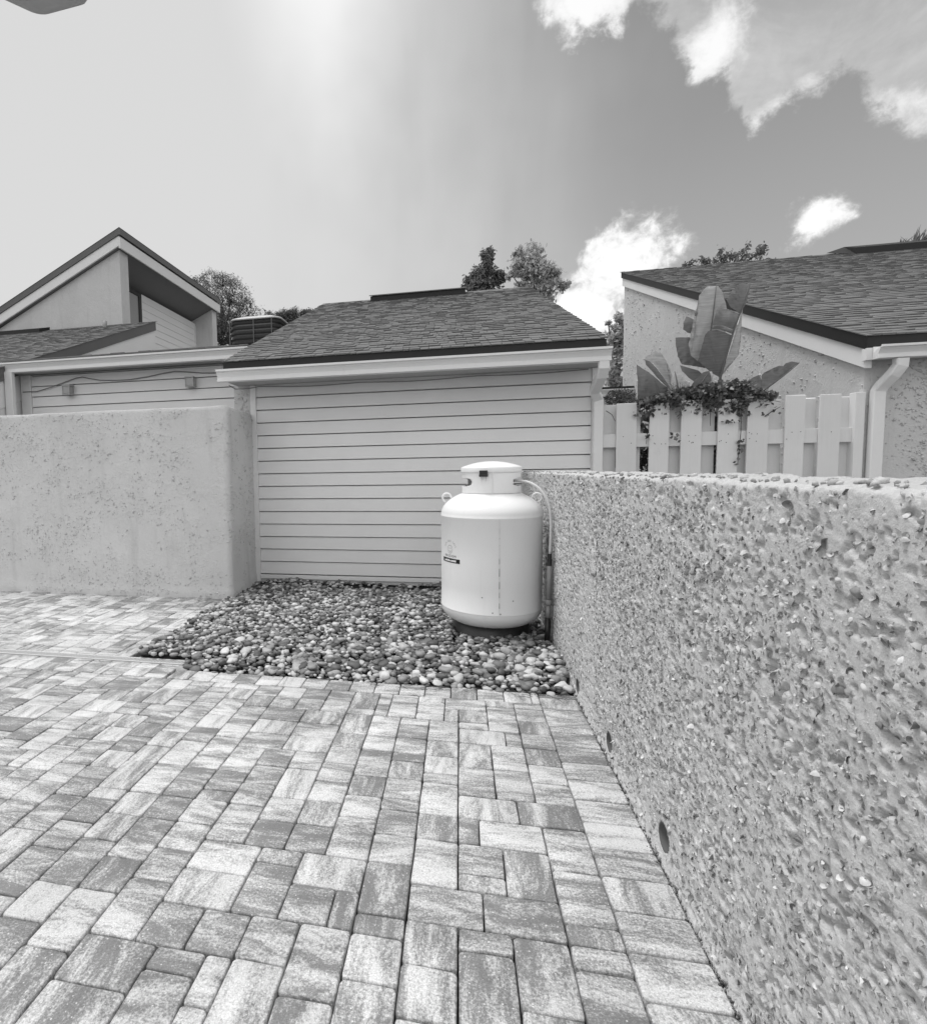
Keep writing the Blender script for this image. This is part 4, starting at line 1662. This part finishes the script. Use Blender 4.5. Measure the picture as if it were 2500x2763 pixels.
# collar: curved sheet with a rounded slot at both sides
mb = MB()
na, nz2 = 192, 34
z0c, z1c, rcol = 1.030, 1.178, .197
vs, fs = [], []
keep = {}
for i in range(nz2 + 1):
    for k in range(na):
        a = -180 + 360 * k / na
        z = z0c + (z1c - z0c) * i / nz2
        vs.append(cyl(a, rcol + (.004 if i > nz2 - 2 else 0), z))
for i in range(nz2):
    for k in range(na):
        a = -180 + 360 * (k + .5) / na
        z = z0c + (z1c - z0c) * (i + .5) / nz2
        hole = False
        for ca in (-82, 88):
            u, vv = abs(((a - ca) + 180) % 360 - 180) / 42, abs(z - 1.106) / .028
            if u ** 4 + vv ** 4 < 1 or (u * 1.06) ** 2.4 + vv ** 4 < 1:
                hole = True
        if not hole:
            k2 = (k + 1) % na
            fs.append((i * na + k, i * na + k2, (i + 1) * na + k2, (i + 1) * na + k))
mb.add(vs, fs)
o = part('collar', mb, M['tank'], tank, True)
sol = o.modifiers.new('thick', 'SOLIDIFY')
sol.thickness = .003
mb = MB()
p = [cyl(a, r, z) for z in (z0c, z1c - .004) for a, r in ((1.8, rcol + .0015), (2.9, rcol + .005), (4.0, rcol + .0015))]
mb.add(p, [(0, 1, 4, 3), (1, 2, 5, 4)])
part('collar_seam', mb, M['tank'], tank, True)
mb = MB()
lp = [(rcol + .003, 1.172), (rcol + .0075, 1.172), (rcol + .0085, 1.176), (rcol + .0085, 1.203), (rcol + .006, 1.208)]
lp += [((rcol + .006) * q, 1.2085 + .040 * (1 - q * q)) for q in np.linspace(.97, .02, 12)]
mb.lathe(lp, tx_, ty_, 96, False, True)
part('lid', mb, M['tank'], tank, True)
mb = MB()
mb.lathe([(.19, 1.165), (.19, 1.171)], tx_, ty_, 48, True, True)
part('lid_floor', mb, M['tank'], tank)
mb = MB()
mb.lathe([(.05, 1.04), (.05, 1.10), (.03, 1.105), (.03, 1.15)], tx_, ty_, 24, False, True)
part('valve', mb, M['dark'], tank, True)
# latch
mb = MB()
c = cyl(-13, rcol + .012, 1.168)
t = face + R_(-13)
n_, s2_ = Vector((math.cos(t), math.sin(t), 0)), Vector((-math.sin(t), math.cos(t), 0))
for (du, dv, hu, hv, hn) in ((0, .004, .026, .014, .014), (0, -.016, .028, .008, .017)):
    b = c + s2_ * du + Vector((0, 0, dv))
    vs = [b + s2_ * (i * hu) + Vector((0, 0, j * hv)) + n_ * (k * hn) for k in (-1, 1) for j in (-1, 1) for i in (-1, 1)]
    mb.add(vs, [(0, 2, 3, 1), (4, 5, 7, 6), (0, 1, 5, 4), (1, 3, 7, 5), (3, 2, 6, 7), (2, 0, 4, 6)])
bevel(part('latch', mb, M['black'], tank), .004)
mb = MB()
for a_, dz in ((-18, .055), (-9.5, .05), (-14, .03)):
    p = [cyl(a_ - .35, rcol + .0012, 1.15), cyl(a_ + .45, rcol + .0012, 1.15), cyl(a_ + .1, rcol + .0012, 1.15 - dz)]
    mb.add(p, [(0, 1, 2)])
part('stain', mb, M['inkg'], tank)
# lifting lugs on the shoulder
for a_ in (-88, 84):
    t = face + R_(a_)
    n_ = Vector((math.cos(t), math.sin(t), 0))
    ctr = Vector((tx_, ty_, 0)) + n_ * .300 + Vector((0, 0, .990))
    up2 = (n_ * .55 + Vector((0, 0, .83))).normalized()
    sd2 = (n_ * .83 - Vector((0, 0, .55))).normalized()
    mb = MB()
    mb.tube([ctr + (up2 * (math.cos(q) * .031 + .006) + sd2 * math.sin(q) * .030) for q in np.linspace(-2.3, 2.3, 16)], .0075, 8)
    part('lifting_lug', mb, M['tank'], tank, True)


# decal printed on the shell of the tank: arc of lettering, round smiling face, phone line, web strip
def wrap(me_pts, a_c, z_c, r):
    return [cyl(a_c + math.degrees(p[0] / Rk), r, z_c + p[1]) for p in me_pts]


def text_faces(txt, size, align='CENTER'):
    cu = bpy.data.curves.new('print', 'FONT')
    cu.body = txt
    cu.size = size
    cu.align_x = align
    cu.resolution_u = 2
    ob = bpy.data.objects.new('print', cu)
    COL.objects.link(ob)
    dg = bpy.context.evaluated_depsgraph_get()
    me = bpy.data.meshes.new_from_object(ob.evaluated_get(dg))
    vs = [v.co.copy() for v in me.vertices]
    fs = [tuple(p.vertices) for p in me.polygons]
    bpy.data.objects.remove(ob)
    bpy.data.curves.remove(cu)
    bpy.data.meshes.remove(me)
    return vs, fs


AC_, ZC_ = -51.0, .640
mb = MB()
txt = "FOR GAS CALL"
for i, ch in enumerate(txt):
    if ch == ' ':
        continue
    th = (i - (len(txt) - 1) / 2) * .215
    vs, fs = text_faces(ch, .021)
    pts2 = []
    for q in vs:
        u, v2 = q.x, q.y + .058
        pts2.append((u * math.cos(th) + v2 * math.sin(th), -u * math.sin(th) * .9 + v2 * math.cos(th) * .92 - .005))
    mb.add(wrap(pts2, AC_, ZC_ + .018, Rk + .0012), fs)
part('arc_lettering', mb, M['inkg'], tank)
mb = MB()
ring = [(r * math.cos(t), r * math.sin(t) * 1.05) for r in (.0245, .0275) for t in np.linspace(0, 2 * math.pi, 33)[:-1]]
mb.add(wrap(ring, AC_, ZC_ + .016, Rk + .0012), [(k, (k + 1) % 32, 32 + (k + 1) % 32, 32 + k) for k in range(32)])
for ex in (-.008, .008):
    mb.add(wrap([(ex + .003 * math.cos(t), .007 + .0045 * math.sin(t)) for t in np.linspace(0, 6.28, 9)[:-1]], AC_, ZC_ + .016, Rk + .0012), [tuple(range(8))])
sm_ = [(r * math.cos(t), r * math.sin(t)) for r in (.014, .017) for t in np.linspace(math.pi * 1.15, math.pi * 1.85, 11)]
mb.add(wrap(sm_, AC_, ZC_ + .016, Rk + .0012), [(k, k + 1, 12 + k, 11 + k) for k in range(10)])
part('smiling_face', mb, M['inkg'], tank)
mb = MB()
vs, fs = text_faces("904-223-4244", .0225)
mb.add(wrap([(q.x * .98, q.y) for q in vs], AC_, ZC_ - .036, Rk + .0012), fs)
part('phone_lettering', mb, M['ink'], tank)
mb = MB()
nseg = 16
q = [(-.094 + .188 * k / nseg, s) for s in (-.0145, .0145) for k in range(nseg + 1)]
mb.add(wrap(q, AC_, ZC_ - .060, Rk + .0011), [(k, k + 1, nseg + 2 + k, nseg + 1 + k) for k in range(nseg)])
strip = part('web_strip', mb, M['ink'], tank)
mb = MB()
rr = random.Random(2)
xx = -.066
for k in range(15):
    hgt = rr.choice((.009, .009, .0135, .0115))
    q = [(xx, -.007), (xx + .0072, -.007), (xx + .0072, -.007 + hgt), (xx, -.007 + hgt)]
    mb.add(wrap(q, AC_, ZC_ - .060, Rk + .0019), [(0, 1, 2, 3)])
    xx += .0086
part('strip_lettering', mb, M['inkw'], strip)

# ================================================================== GAS PIPE from the tank's collar down the wall
gp = thing('gas_pipe', 'pale gas hose arching from the tank collar to a grey pipe down the wall', 'pipe', (.585, 3.7, .0))
mb = MB()
hp = [(.30, 3.86, 1.108), (.40, 3.82, 1.112), (.47, 3.78, 1.095), (.53, 3.74, 1.045), (.572, 3.715, .955), (.583, 3.705, .86), (.583, 3.70, .74), (.579, 3.70, .635)]
pts = []
for i in range(len(hp) - 1):
    for k in range(4):
        t = k / 4
        p0, p1, p2, p3 = (Vector(hp[max(i - 1, 0)]), Vector(hp[i]), Vector(hp[i + 1]), Vector(hp[min(i + 2, len(hp) - 1)]))
        pts.append(.5 * ((2 * p1) + (-p0 + p2) * t + (2 * p0 - 5 * p1 + 4 * p2 - p3) * t * t + (-p0 + 3 * p1 - 3 * p2 + p3) * t ** 3))
pts.append(Vector(hp[-1]))
mb.tube(pts, .0085, 10)
part('hose', mb, M['hose'], gp, True)
mb = MB()
mb.tube([(.579, 3.70, .635), (.578, 3.70, .60)], .011, 8)
mb.tube([(.578, 3.70, .60), (.577, 3.70, .555)], .015, 8)
part('fitting', mb, M['dark'], gp)
mb = MB()
mb.tube([(.577, 3.70, .555), (.573, 3.70, .33)], .016, 12)
mb.tube([(.573, 3.70, .33), (.5725, 3.70, .295)], .021, 12)
mb.tube([(.5725, 3.70, .295), (.571, 3.70, .21)], .015, 12)
part('conduit', mb, M['pvc'], gp, True)
mb = MB()
mb.tube([(.571, 3.70, .21), (.568, 3.70, .02)], .018, 12)
part('riser', mb, M['black'], gp, True)

# ================================================================== LAMP HEAD overhead at the top left
LZ = 3.2
lamp = thing('lamp_head', 'grey rounded lamp head poking in at the top left corner', 'lamp', (-1.8, 1.9, LZ))
corner, lft, rg = Vector((-1.788, 2.197, LZ)), Vector((-.62, -.785, 0)), Vector((1, -.06, 0))


def rounded(poly, r, n=5):
    out = []
    m_ = len(poly)
    for i in range(m_):
        a, b, c = poly[i - 1], poly[i], poly[(i + 1) % m_]
        d1, d2 = (a - b).normalized(), (c - b).normalized()
        for k in range(n + 1):
            t = k / n
            out.append(b + d1 * r * (1 - t) ** 2 + d2 * r * t ** 2)
    return out


pol = [corner, corner + lft * .55, corner + lft * .55 + rg * .25, corner + rg * .27]
pl = rounded(pol, .05)
mb = MB()
n = len(pl)
cen = sum(pl, Vector()) / n
vs = []
for k, (ins, dz) in enumerate(((.06, 0), (.012, .006), (0, .025), (0, .09), (.05, .12))):
    vs += [p + (cen - p).normalized() * ins + Vector((0, 0, dz)) for p in pl]
fs = [tuple(range(n)), tuple(range(4 * n, 5 * n))[::-1]]
for k in range(4):
    fs += [(k * n + (i + 1) % n, k * n + i, (k + 1) * n + i, (k + 1) * n + (i + 1) % n) for i in range(n)]
mb.add(vs, fs)
part('housing', mb, M['lamp'], lamp, True)
mb = MB()
lens = rounded([cen + (p - cen) * .55 for p in pol], .03)
mb.prism([p + Vector((0, 0, -.006)) for p in lens], (0, 0, .005))
part('lens', mb, M['lampg'], lamp)
mb = MB()
mb.tube([cen + lft * .2 + Vector((0, 0, .06)), cen + lft * 1.4 + Vector((0, 0, .06))], .03, 10)
mb.tube([cen + lft * 1.4 + Vector((0, 0, .12)), Vector((cen.x + lft.x * 1.4, cen.y + lft.y * 1.4, -.02))], .045, 12)
part('arm_and_pole', mb, M['lamp'], lamp, True)


# ================================================================== PLANTS
def leaf_poly(parent, pix, Y, mid, bend=.10, mat='banana', tilt=0.0, name='leaf', rib=True):
    """a big blade: outline in the plane Y, arched across its midrib, with thickness"""
    P3 = [at(a, b, Y) for a, b in pix]
    m0, m1 = at(*mid[0], Y), at(*mid[1], Y)
    ax = Vector((m1.x - m0.x, 0, m1.z - m0.z))
    L = ax.length
    ax.normalize()
    pr = Vector((ax.z, 0, -ax.x))
    bm = bmesh.new()
    vs = [bm.verts.new(p) for p in P3]
    bm.faces.new(vs)
    bmesh.ops.triangulate(bm, faces=bm.faces[:])
    for _ in range(3):
        bmesh.ops.subdivide_edges(bm, edges=[e for e in bm.edges if e.calc_length() > .045], cuts=1)
        bmesh.ops.triangulate(bm, faces=[f for f in bm.faces if len(f.verts) > 3])
    r = random.Random(int(pix[0][0] + pix[0][1]))
    for v in bm.verts:
        d = v.co - m0
        u, s = d.dot(ax) / max(L, .01), d.dot(pr)
        v.co.y += bend * abs(s) * .9 + tilt * u - .10 * u * (1 - u) + .007 * math.sin(u * 52 + s * 6) * min(1, abs(s) * 14)
    me = bpy.data.meshes.new(name)
    bm.to_mesh(me)
    bm.free()
    off = root_of(parent).location
    me.transform(Matrix.Translation(-off))
    me.materials.append(M[mat])
    me.shade_smooth()
    o = link(name, me, parent)
    if rib:
        mb = MB()
        pts = []
        for k in range(9):
            u = k / 8
            p = m0 + (m1 - m0) * u
            p.y += tilt * u - .10 * u * (1 - u) - .004
            pts.append(p)
        mb.tube(pts, .011, 6, .003)
        part('midrib', mb, M['rib'], o, True)
    return o


z5 = lambda x, y: (1680 + x / 3.648, 740 + y / 3.648)
bp = thing('banana_plant', 'banana plant with big torn leaves rising behind the fence by the stucco house', 'plant', (2.35, 6.1, 0))
Q = lambda *p: [z5(*q) for q in p]
# pale leaf behind
leaf_poly(bp, Q((735, 850), (680, 800), (658, 690), (690, 600), (700, 500), (725, 390), (760, 290), (790, 180), (845, 140), (850, 105), (885, 80), (940, 85), (985, 82), (1015, 130), (1035, 205), (1060, 330), (1020, 600), (960, 820), (850, 900)),
          6.42, Q((800, 920), (960, 85)), .16, 'banana_lt', .1)
# right pale half of the front leaf, seen from below
leaf_poly(bp, Q((960, 1010), (1020, 905), (1080, 850), (1140, 790), (1140, 700), (1160, 480), (1175, 330), (1195, 280), (1100, 600), (1000, 900)), 6.36, Q((960, 1010), (1200, 280)), .25, 'banana_lt', .0, rib=False)
# front leaf, torn into three strips
leaf_poly(bp, Q((955, 1015), (860, 960), (740, 850), (775, 720), (815, 590), (845, 555), (930, 540), (1065, 600), (1030, 750)), 6.28, Q((960, 1015), (1085, 560)), .14, 'banana', .0, rib=False)
leaf_poly(bp, Q((1068, 588), (960, 540), (885, 530), (900, 508), (960, 505), (1085, 550)), 6.27, Q((1065, 590), (1090, 545)), .20, 'banana', .0, rib=False)
leaf_poly(bp, Q((1085, 545), (985, 505), (885, 495), (900, 420), (925, 350), (960, 308), (1050, 340), (1145, 392), (1110, 480)), 6.28, Q((1085, 550), (1150, 385)), .14, 'banana', .0, rib=False)
leaf_poly(bp, Q((1148, 388), (1060, 320), (1018, 255), (1050, 200), (1100, 140), (1150, 90), (1190, 72), (1225, 80), (1242, 110), (1262, 65), (1268, 85), (1240, 170), (1200, 300)), 6.27, Q((1150, 390), (1245, 85)), .12, 'banana', .02, rib=False)
mb = MB()
mb.tube([at(*z5(x, y), 6.26) for x, y in ((950, 1150), (958, 1015), (1030, 750), (1100, 520), (1150, 385), (1200, 250), (1245, 90))], .013, 6, .004)
part('midrib', mb, M['rib'], bp, True)
# dark leaf behind on the left, in strips
leaf_poly(bp, Q((552, 600), (680, 602), (760, 700), (850, 930), (700, 900), (590, 880), (560, 800), (548, 690)), 6.48, Q((860, 950), (550, 600)), .10, 'banana', .1, rib=False)
leaf_poly(bp, Q((560, 895), (660, 930), (740, 950), (800, 1000), (700, 1060), (640, 1020), (575, 955)), 6.44, Q((760, 1030), (560, 895)), .10, 'banana', .0, rib=False)
leaf_poly(bp, Q((625, 410), (705, 460), (720, 520), (690, 585), (630, 575), (585, 545), (588, 480)), 6.50, Q((690, 560), (620, 420)), .1, 'banana', .0, rib=False)
leaf_poly(bp, Q((718, 350), (745, 370), (725, 440), (700, 430), (695, 390)), 6.50, Q((710, 440), (720, 350)), .1, 'banana', .0, rib=False)
# bent left leaf
leaf_poly(bp, Q((140, 1260), (160, 1100), (185, 950), (215, 835), (300, 930), (400, 1060), (490, 1155), (420, 1260), (250, 1270)), 6.20, Q((350, 1260), (350, 1000)), .05, 'banana', .1)
leaf_poly(bp, Q((213, 845), (222, 815), (290, 780), (320, 752), (330, 740), (350, 752), (385, 765), (430, 850), (465, 930), (490, 1000), (470, 1060), (440, 960), (380, 880), (330, 855), (345, 920), (460, 1060), (488, 1155), (300, 880)), 6.14, Q((480, 1150), (220, 830)), .3, 'banana_lt', .0, rib=False)
leaf_poly(bp, Q((215, 840), (260, 855), (320, 920), (400, 1030), (490, 1158), (470, 1150), (330, 1020), (225, 890)), 6.10, Q((490, 1158), (215, 840)), .3, 'banana', .0, rib=False)
leaf_poly(bp, Q((440, 1160), (455, 1070), (500, 980), (545, 938), (600, 985), (640, 1030), (672, 1085), (640, 1200), (500, 1200)), 6.18, Q((540, 1200), (545, 940)), .12, 'banana_lt', .1)
leaf_poly(bp, Q((660, 1130), (672, 1085), (730, 1010), (785, 965), (845, 950), (860, 985), (862, 1050), (800, 1110), (740, 1180)), 6.14, Q((690, 1160), (850, 950)), .14, 'banana', .0)
leaf_poly(bp, Q((845, 1010), (855, 955), (875, 955), (878, 1010), (862, 1090), (850, 1090)), 6.2, Q((862, 1090), (865, 955)), .2, 'banana_lt', .0, rib=False)
# right leaf, torn edge
leaf_poly(bp, Q((1190, 1110), (1230, 1050), (1290, 1010), (1340, 988), (1358, 1035), (1362, 1000), (1380, 970), (1450, 935), (1530, 900), (1570, 905), (1600, 872), (1660, 858), (1740, 872), (1690, 900), (1560, 1000), (1440, 1085), (1350, 1160), (1250, 1180)), 6.22, Q((1330, 1180), (1735, 872)), .15, 'banana', .0)
leaf_poly(bp, Q((1350, 1240), (1380, 1205), (1440, 1172), (1537, 1158), (1530, 1190), (1490, 1240)), 6.12, Q((1380, 1240), (1535, 1160)), .15, 'banana', .0, rib=False)
for x0, x1, r in ((950, 960, .05), (700, 780, .035), (400, 540, .03), (1300, 1200, .03)):
    a = at(*z5(x0, 1150), 6.25)
    mb = MB()
    mb.tube([Vector((2.35 + (a.x - 2.35) * .4, 6.3, 0)), Vector((a.x, 6.28, 1.2)), at(*z5(x1, 1040), 6.25)], r, 8, r * .5)
    part('stem', mb, M['stem'], bp, True)


def leaf_quads(pos, size, asp=.6, up=.0, fold=True, r=rng):
    """pointed folded leaf-sized faces scattered at pos, any orientation"""
    n = len(pos)
    base = np.array([[0, -1, 0], [.55, -.1, .12], [0, 1, 0], [-.55, -.1, .12]]) * np.array([asp / .6, 1, 1])
    F0 = np.array([[0, 1, 2], [0, 2, 3]])
    sc = (size * np.exp(r.normal(0, .28, n)))[:, None] * np.ones((1, 3))
    return scatter((base, F0), pos, rand_rot(n), sc)


# ivy tumbling over the fence top
iv = thing('ivy_vine', 'dark leafy vine tumbling over the top of the board fence', 'vine', (2.2, FY, 1.75))
P = []
r = rng
n = 2800
x = r.uniform(1.62, 2.74, n)
hgt = np.interp(x, [1.62, 1.75, 1.95, 2.2, 2.45, 2.6, 2.78], [.03, .07, .12, .165, .18, .12, .02])
z = 1.77 + hgt * r.uniform(-.22, 1.0, n)
y = FY + r.normal(.04, .06, n)
P = np.stack([x, y, z], 1)
xs2, zs2 = [], []
for (cx_, top, L, wdt, cnt) in ((1.70, 1.78, .12, .05, 60), (1.93, 1.78, .15, .05, 30), (2.21, 1.78, .13, .06, 55), (2.47, 1.78, .15, .05, 40), (2.38, 1.78, .12, .08, 40), (1.70, 1.5, .08, .015, 8), (1.93, 1.5, .10, .02, 8), (2.46, 1.45, .3, .02, 16), (2.66, 1.74, .12, .05, 18), (2.38, 1.60, .03, .06, 12)):
    t = r.uniform(0, 1, cnt)
    xs2 += list(cx_ + r.normal(0, wdt, cnt))
    zs2 += list(top - L * t)
P2 = np.stack([np.array(xs2), FY - .028 - np.abs(r.normal(0, .02, len(xs2))), np.array(zs2)], 1)
P = np.concatenate([P, P2])
V, F = leaf_quads(P, .019, .8)
Pb = np.stack([r.uniform(1.5, 2.75, 1500), r.uniform(5.66, 6.0, 1500), r.uniform(.6, 1.72, 1500)], 1)  # leaf backing added behind the boards so the fence gaps look dark
Vb, Fb = leaf_quads(Pb, .045, .7)
V, F = np.concatenate([V, Vb]), np.concatenate([F, Fb + len(V)])
o = link('foliage', np_mesh('foliage', V - np.array([2.2, FY, 1.75]), F, M['ivy']), iv)
o['kind'] = 'stuff'
mb = MB()
for k in range(70):                    # fine upright sprays on top
    x0 = random.uniform(1.9, 2.6)
    z0 = 1.83 + .06 * random.random()
    mb.tube([(x0, FY + .05, z0), (x0 + random.gauss(0, .02), FY + .05, z0 + .05), (x0 + random.gauss(0, .035), FY + .04, z0 + random.uniform(.06, .10))], .0018, 4, .0008)
for a, b in (((2.50, 1.79), (2.78, 1.74)), ((2.66, 1.62), (2.78, 1.70)), ((2.47, 1.78), (2.46, 1.2)), ((2.2, 1.8), (2.23, 1.55)), ((1.72, 1.8), (1.70, 1.4)), ((1.35, 1.72), (1.43, 1.62))):
    mb.tube([(a[0], FY - .03, a[1]), ((a[0] + b[0]) / 2 + .01, FY - .035, (a[1] + b[1]) / 2 + .012), (b[0], FY - .03, b[1])], .004, 5, .002)
part('twigs', mb, M['stem'], iv, True, kind='stuff')

# small dark shrub beside the garage, behind the fence
c = at(1672, 1082, 6.2)
sh = thing('shrub', 'small dark bushy shrub showing above the fence beside the garage downspout', 'shrub', (c.x, 6.2, 0))
n = 900
q = r.normal(size=(n, 3))
q /= np.linalg.norm(q, axis=1)[:, None]
q *= (r.random(n) ** .4)[:, None]
P = np.array([c.x, 6.2, c.z + .03]) + q * np.array([.16, .15, .10])
V, F = leaf_quads(P, .018, .3)
link('crown', np_mesh('crown', V - np.array([c.x, 6.2, 0]), F, M['pine']), sh)
mb = MB()
for k in range(5):
    mb.tube([(c.x, 6.2, 0), (c.x + random.gauss(0, .05), 6.2, 1.0), (c.x + random.gauss(0, .09), 6.2 + random.gauss(0, .05), c.z)], .012, 5, .004)
part('trunk', mb, M['stem'], sh, True)


def tree(name, label, cat, px_list, Y, leaf, size, nleaf, trunk_px, seed, mat='oak', asp=.5, group=None, limb=True, leafless=0.0, sz=1.0):
    """crown made of many clumps: px_list holds (x, y, rx, ry) ellipses of the photo, placed at distance Y"""
    rr = np.random.default_rng(seed)
    cl = []
    for (x, y, rx, ry) in px_list:
        c = at(x, y, Y)
        k = (c - EYE).dot(fwd) / 1456
        cl.append((c, rx * k, ry * k))
    base = at(trunk_px, 1000, Y)
    root = thing(name, label, cat, (base.x, Y, -.09), group)
    P = []
    area = sum(a * b for _, a, b in cl)
    twigs = MB()
    for c, a, b in cl:
        m = int(nleaf * a * b / area)
        ncl = max(4, int(m / 55))
        cc = rr.normal(size=(ncl, 3))
        cc /= np.linalg.norm(cc, axis=1)[:, None]
        cc *= (rr.random(ncl) ** .42)[:, None]
        cc = np.array(c) + cc * np.array([a, (a + b) / 2, b])
        for j in range(ncl):
            q = rr.normal(size=(m // ncl, 3)) * np.array([a, (a + b) / 2, b]) * .27 * sz
            P.append(cc[j] + q)
            if limb and j % 2 == 0:
                s = Vector(c) + Vector((0, 0, -b * .8))
                e = Vector(cc[j])
                md = (s + e) / 2 + Vector((rr.normal() * a * .12, 0, -b * .12))
                twigs.tube([s, md, e], .022 * a + .006, 4, .003)
    P = np.concatenate(P)
    V, F = leaf_quads(P, leaf, asp, r=rr)
    link('crown', np_mesh('crown', V - np.array(root.location), F, M[mat]), root)
    tz = min(c.z - b * .8 for c, a, b in cl)
    mb = MB()
    tr_ = max(.06, .06 * max(a for _, a, _ in cl))
    mb.tube([(base.x, Y, -.1), (base.x + .1, Y, tz * .5), (base.x, Y, tz)], tr_ * 1.3, 8, tr_ * .8)
    for c, a, b in cl:
        mb.tube([(base.x, Y, tz), ((base.x + c.x) / 2, Y, (tz + c.z) / 2 - .1), (c.x, Y, c.z)], tr_ * .6, 6, tr_ * .2)
    part('trunk', mb, M['bark'], root, True)
    if limb:
        part('limbs', twigs, M['bark'], root, kind='stuff')
    return root


tree('pine_tree', 'dense dark pine with gaps of sky beside the tall house', 'tree',
     [(530, 760, 26, 16), (560, 750, 24, 18), (600, 755, 40, 20), (630, 775, 28, 26), (655, 810, 30, 30), (670, 850, 32, 32), (640, 860, 30, 26), (690, 880, 26, 20),
      (545, 800, 14, 22), (575, 830, 12, 30), (600, 870, 16, 30), (595, 915, 20, 22), (620, 820, 14, 20), (720, 858, 16, 16), (570, 800, 60, 40), (620, 890, 60, 50), (585, 870, 50, 60)],
     26, .075, .1, 15000, 600, 31, 'pine', .16)
tree('pine_tree', 'low dark treetops in the distance between condenser and garage roof', 'tree',
     [(735, 860, 20, 16), (765, 852, 22, 15), (795, 848, 20, 14), (825, 846, 22, 10), (770, 870, 40, 16), (850, 850, 16, 10)],
     30, .085, .1, 7000, 780, 32, 'pine', .18)
tree('leafy_tree', 'darker narrow tree rising left of centre behind the garage ridge', 'tree',
     [(1305, 700, 18, 20), (1320, 695, 14, 18), (1310, 740, 30, 24), (1280, 755, 22, 22), (1345, 750, 22, 18), (1300, 780, 40, 20), (1255, 770, 10, 10)],
     20, .065, .1, 4600, 1310, 33, 'oak', .5)
tree('leafy_tree', 'paler open-crowned tree right of the dark one behind the garage ridge', 'tree',
     [(1400, 690, 16, 18), (1440, 690, 28, 26), (1400, 725, 26, 20), (1450, 730, 36, 26), (1490, 740, 22, 20), (1465, 775, 36, 22), (1510, 770, 18, 14), (1380, 740, 14, 12), (1420, 765, 26, 16), (1480, 800, 22, 14)],
     19, .062, .1, 4300, 1440, 34, 'oak_lt', .55)
tree('leafy_tree', 'pale leafy tree in the gap between garage and stucco house', 'tree',
     [(1672, 860, 14, 18), (1655, 900, 20, 20), (1660, 945, 24, 24), (1650, 990, 24, 24), (1660, 1030, 28, 18), (1675, 900, 16, 30), (1640, 870, 8, 6)],
     15, .055, .1, 3000, 1668, 35, 'oak_lt', .55)
tree('leafy_tree', 'thin twiggy treetop peeping over the ridge of the right roof', 'tree',
     [(1855, 712, 14, 8), (1900, 705, 26, 10), (1945, 690, 12, 20), (1985, 695, 22, 12), (2010, 685, 16, 16), (2050, 680, 14, 18), (2060, 700, 14, 10), (1960, 710, 30, 8)],
     17, .055, .1, 620, 1960, 36, 'oak', .5, sz=1.5)
# palm fronds over the ridge at the right edge
pl_ = thing('palm_tree', 'tip of a palm with upright spiky fronds above the right ridge vent', 'tree', (at(2450, 700, 17).x, 17, -.09))
mb = MB()
rr = random.Random(4)
for (bx, by, m_, L) in ((2425, 662, 14, 30), (2462, 660, 26, 46), (2480, 660, 16, 52)):
    for k in range(m_):
        a = rr.gauss(.25, .38)
        e = L * rr.uniform(.5, 1.0)
        p0, p1 = at(bx + rr.gauss(0, 4), by + 12, 17), at(bx + math.sin(a) * e, by + 6 - math.cos(a) * e, 17)
        p1.y += rr.gauss(0, .2)
        sd_ = Vector((.018, 0, 0))
        mid_ = (p0 + p1) / 2 + Vector((.0, 0, .03))
        mb.add([p0 - sd_, p0 + sd_, mid_ + sd_, p1, mid_ - sd_, mid_ + Vector((0, .012, 0))], [(0, 1, 5), (1, 2, 5), (2, 3, 5), (3, 4, 5), (4, 0, 5)])
part('fronds', mb, M['oak'], pl_)
mb = MB()
bx = at(2455, 700, 17).x
mb.tube([(bx, 17, -.1), (bx + .1, 17, 3), (bx, 17, at(2455, 668, 17).z)], .16, 8, .12)
part('trunk', mb, M['bark'], pl_, True)
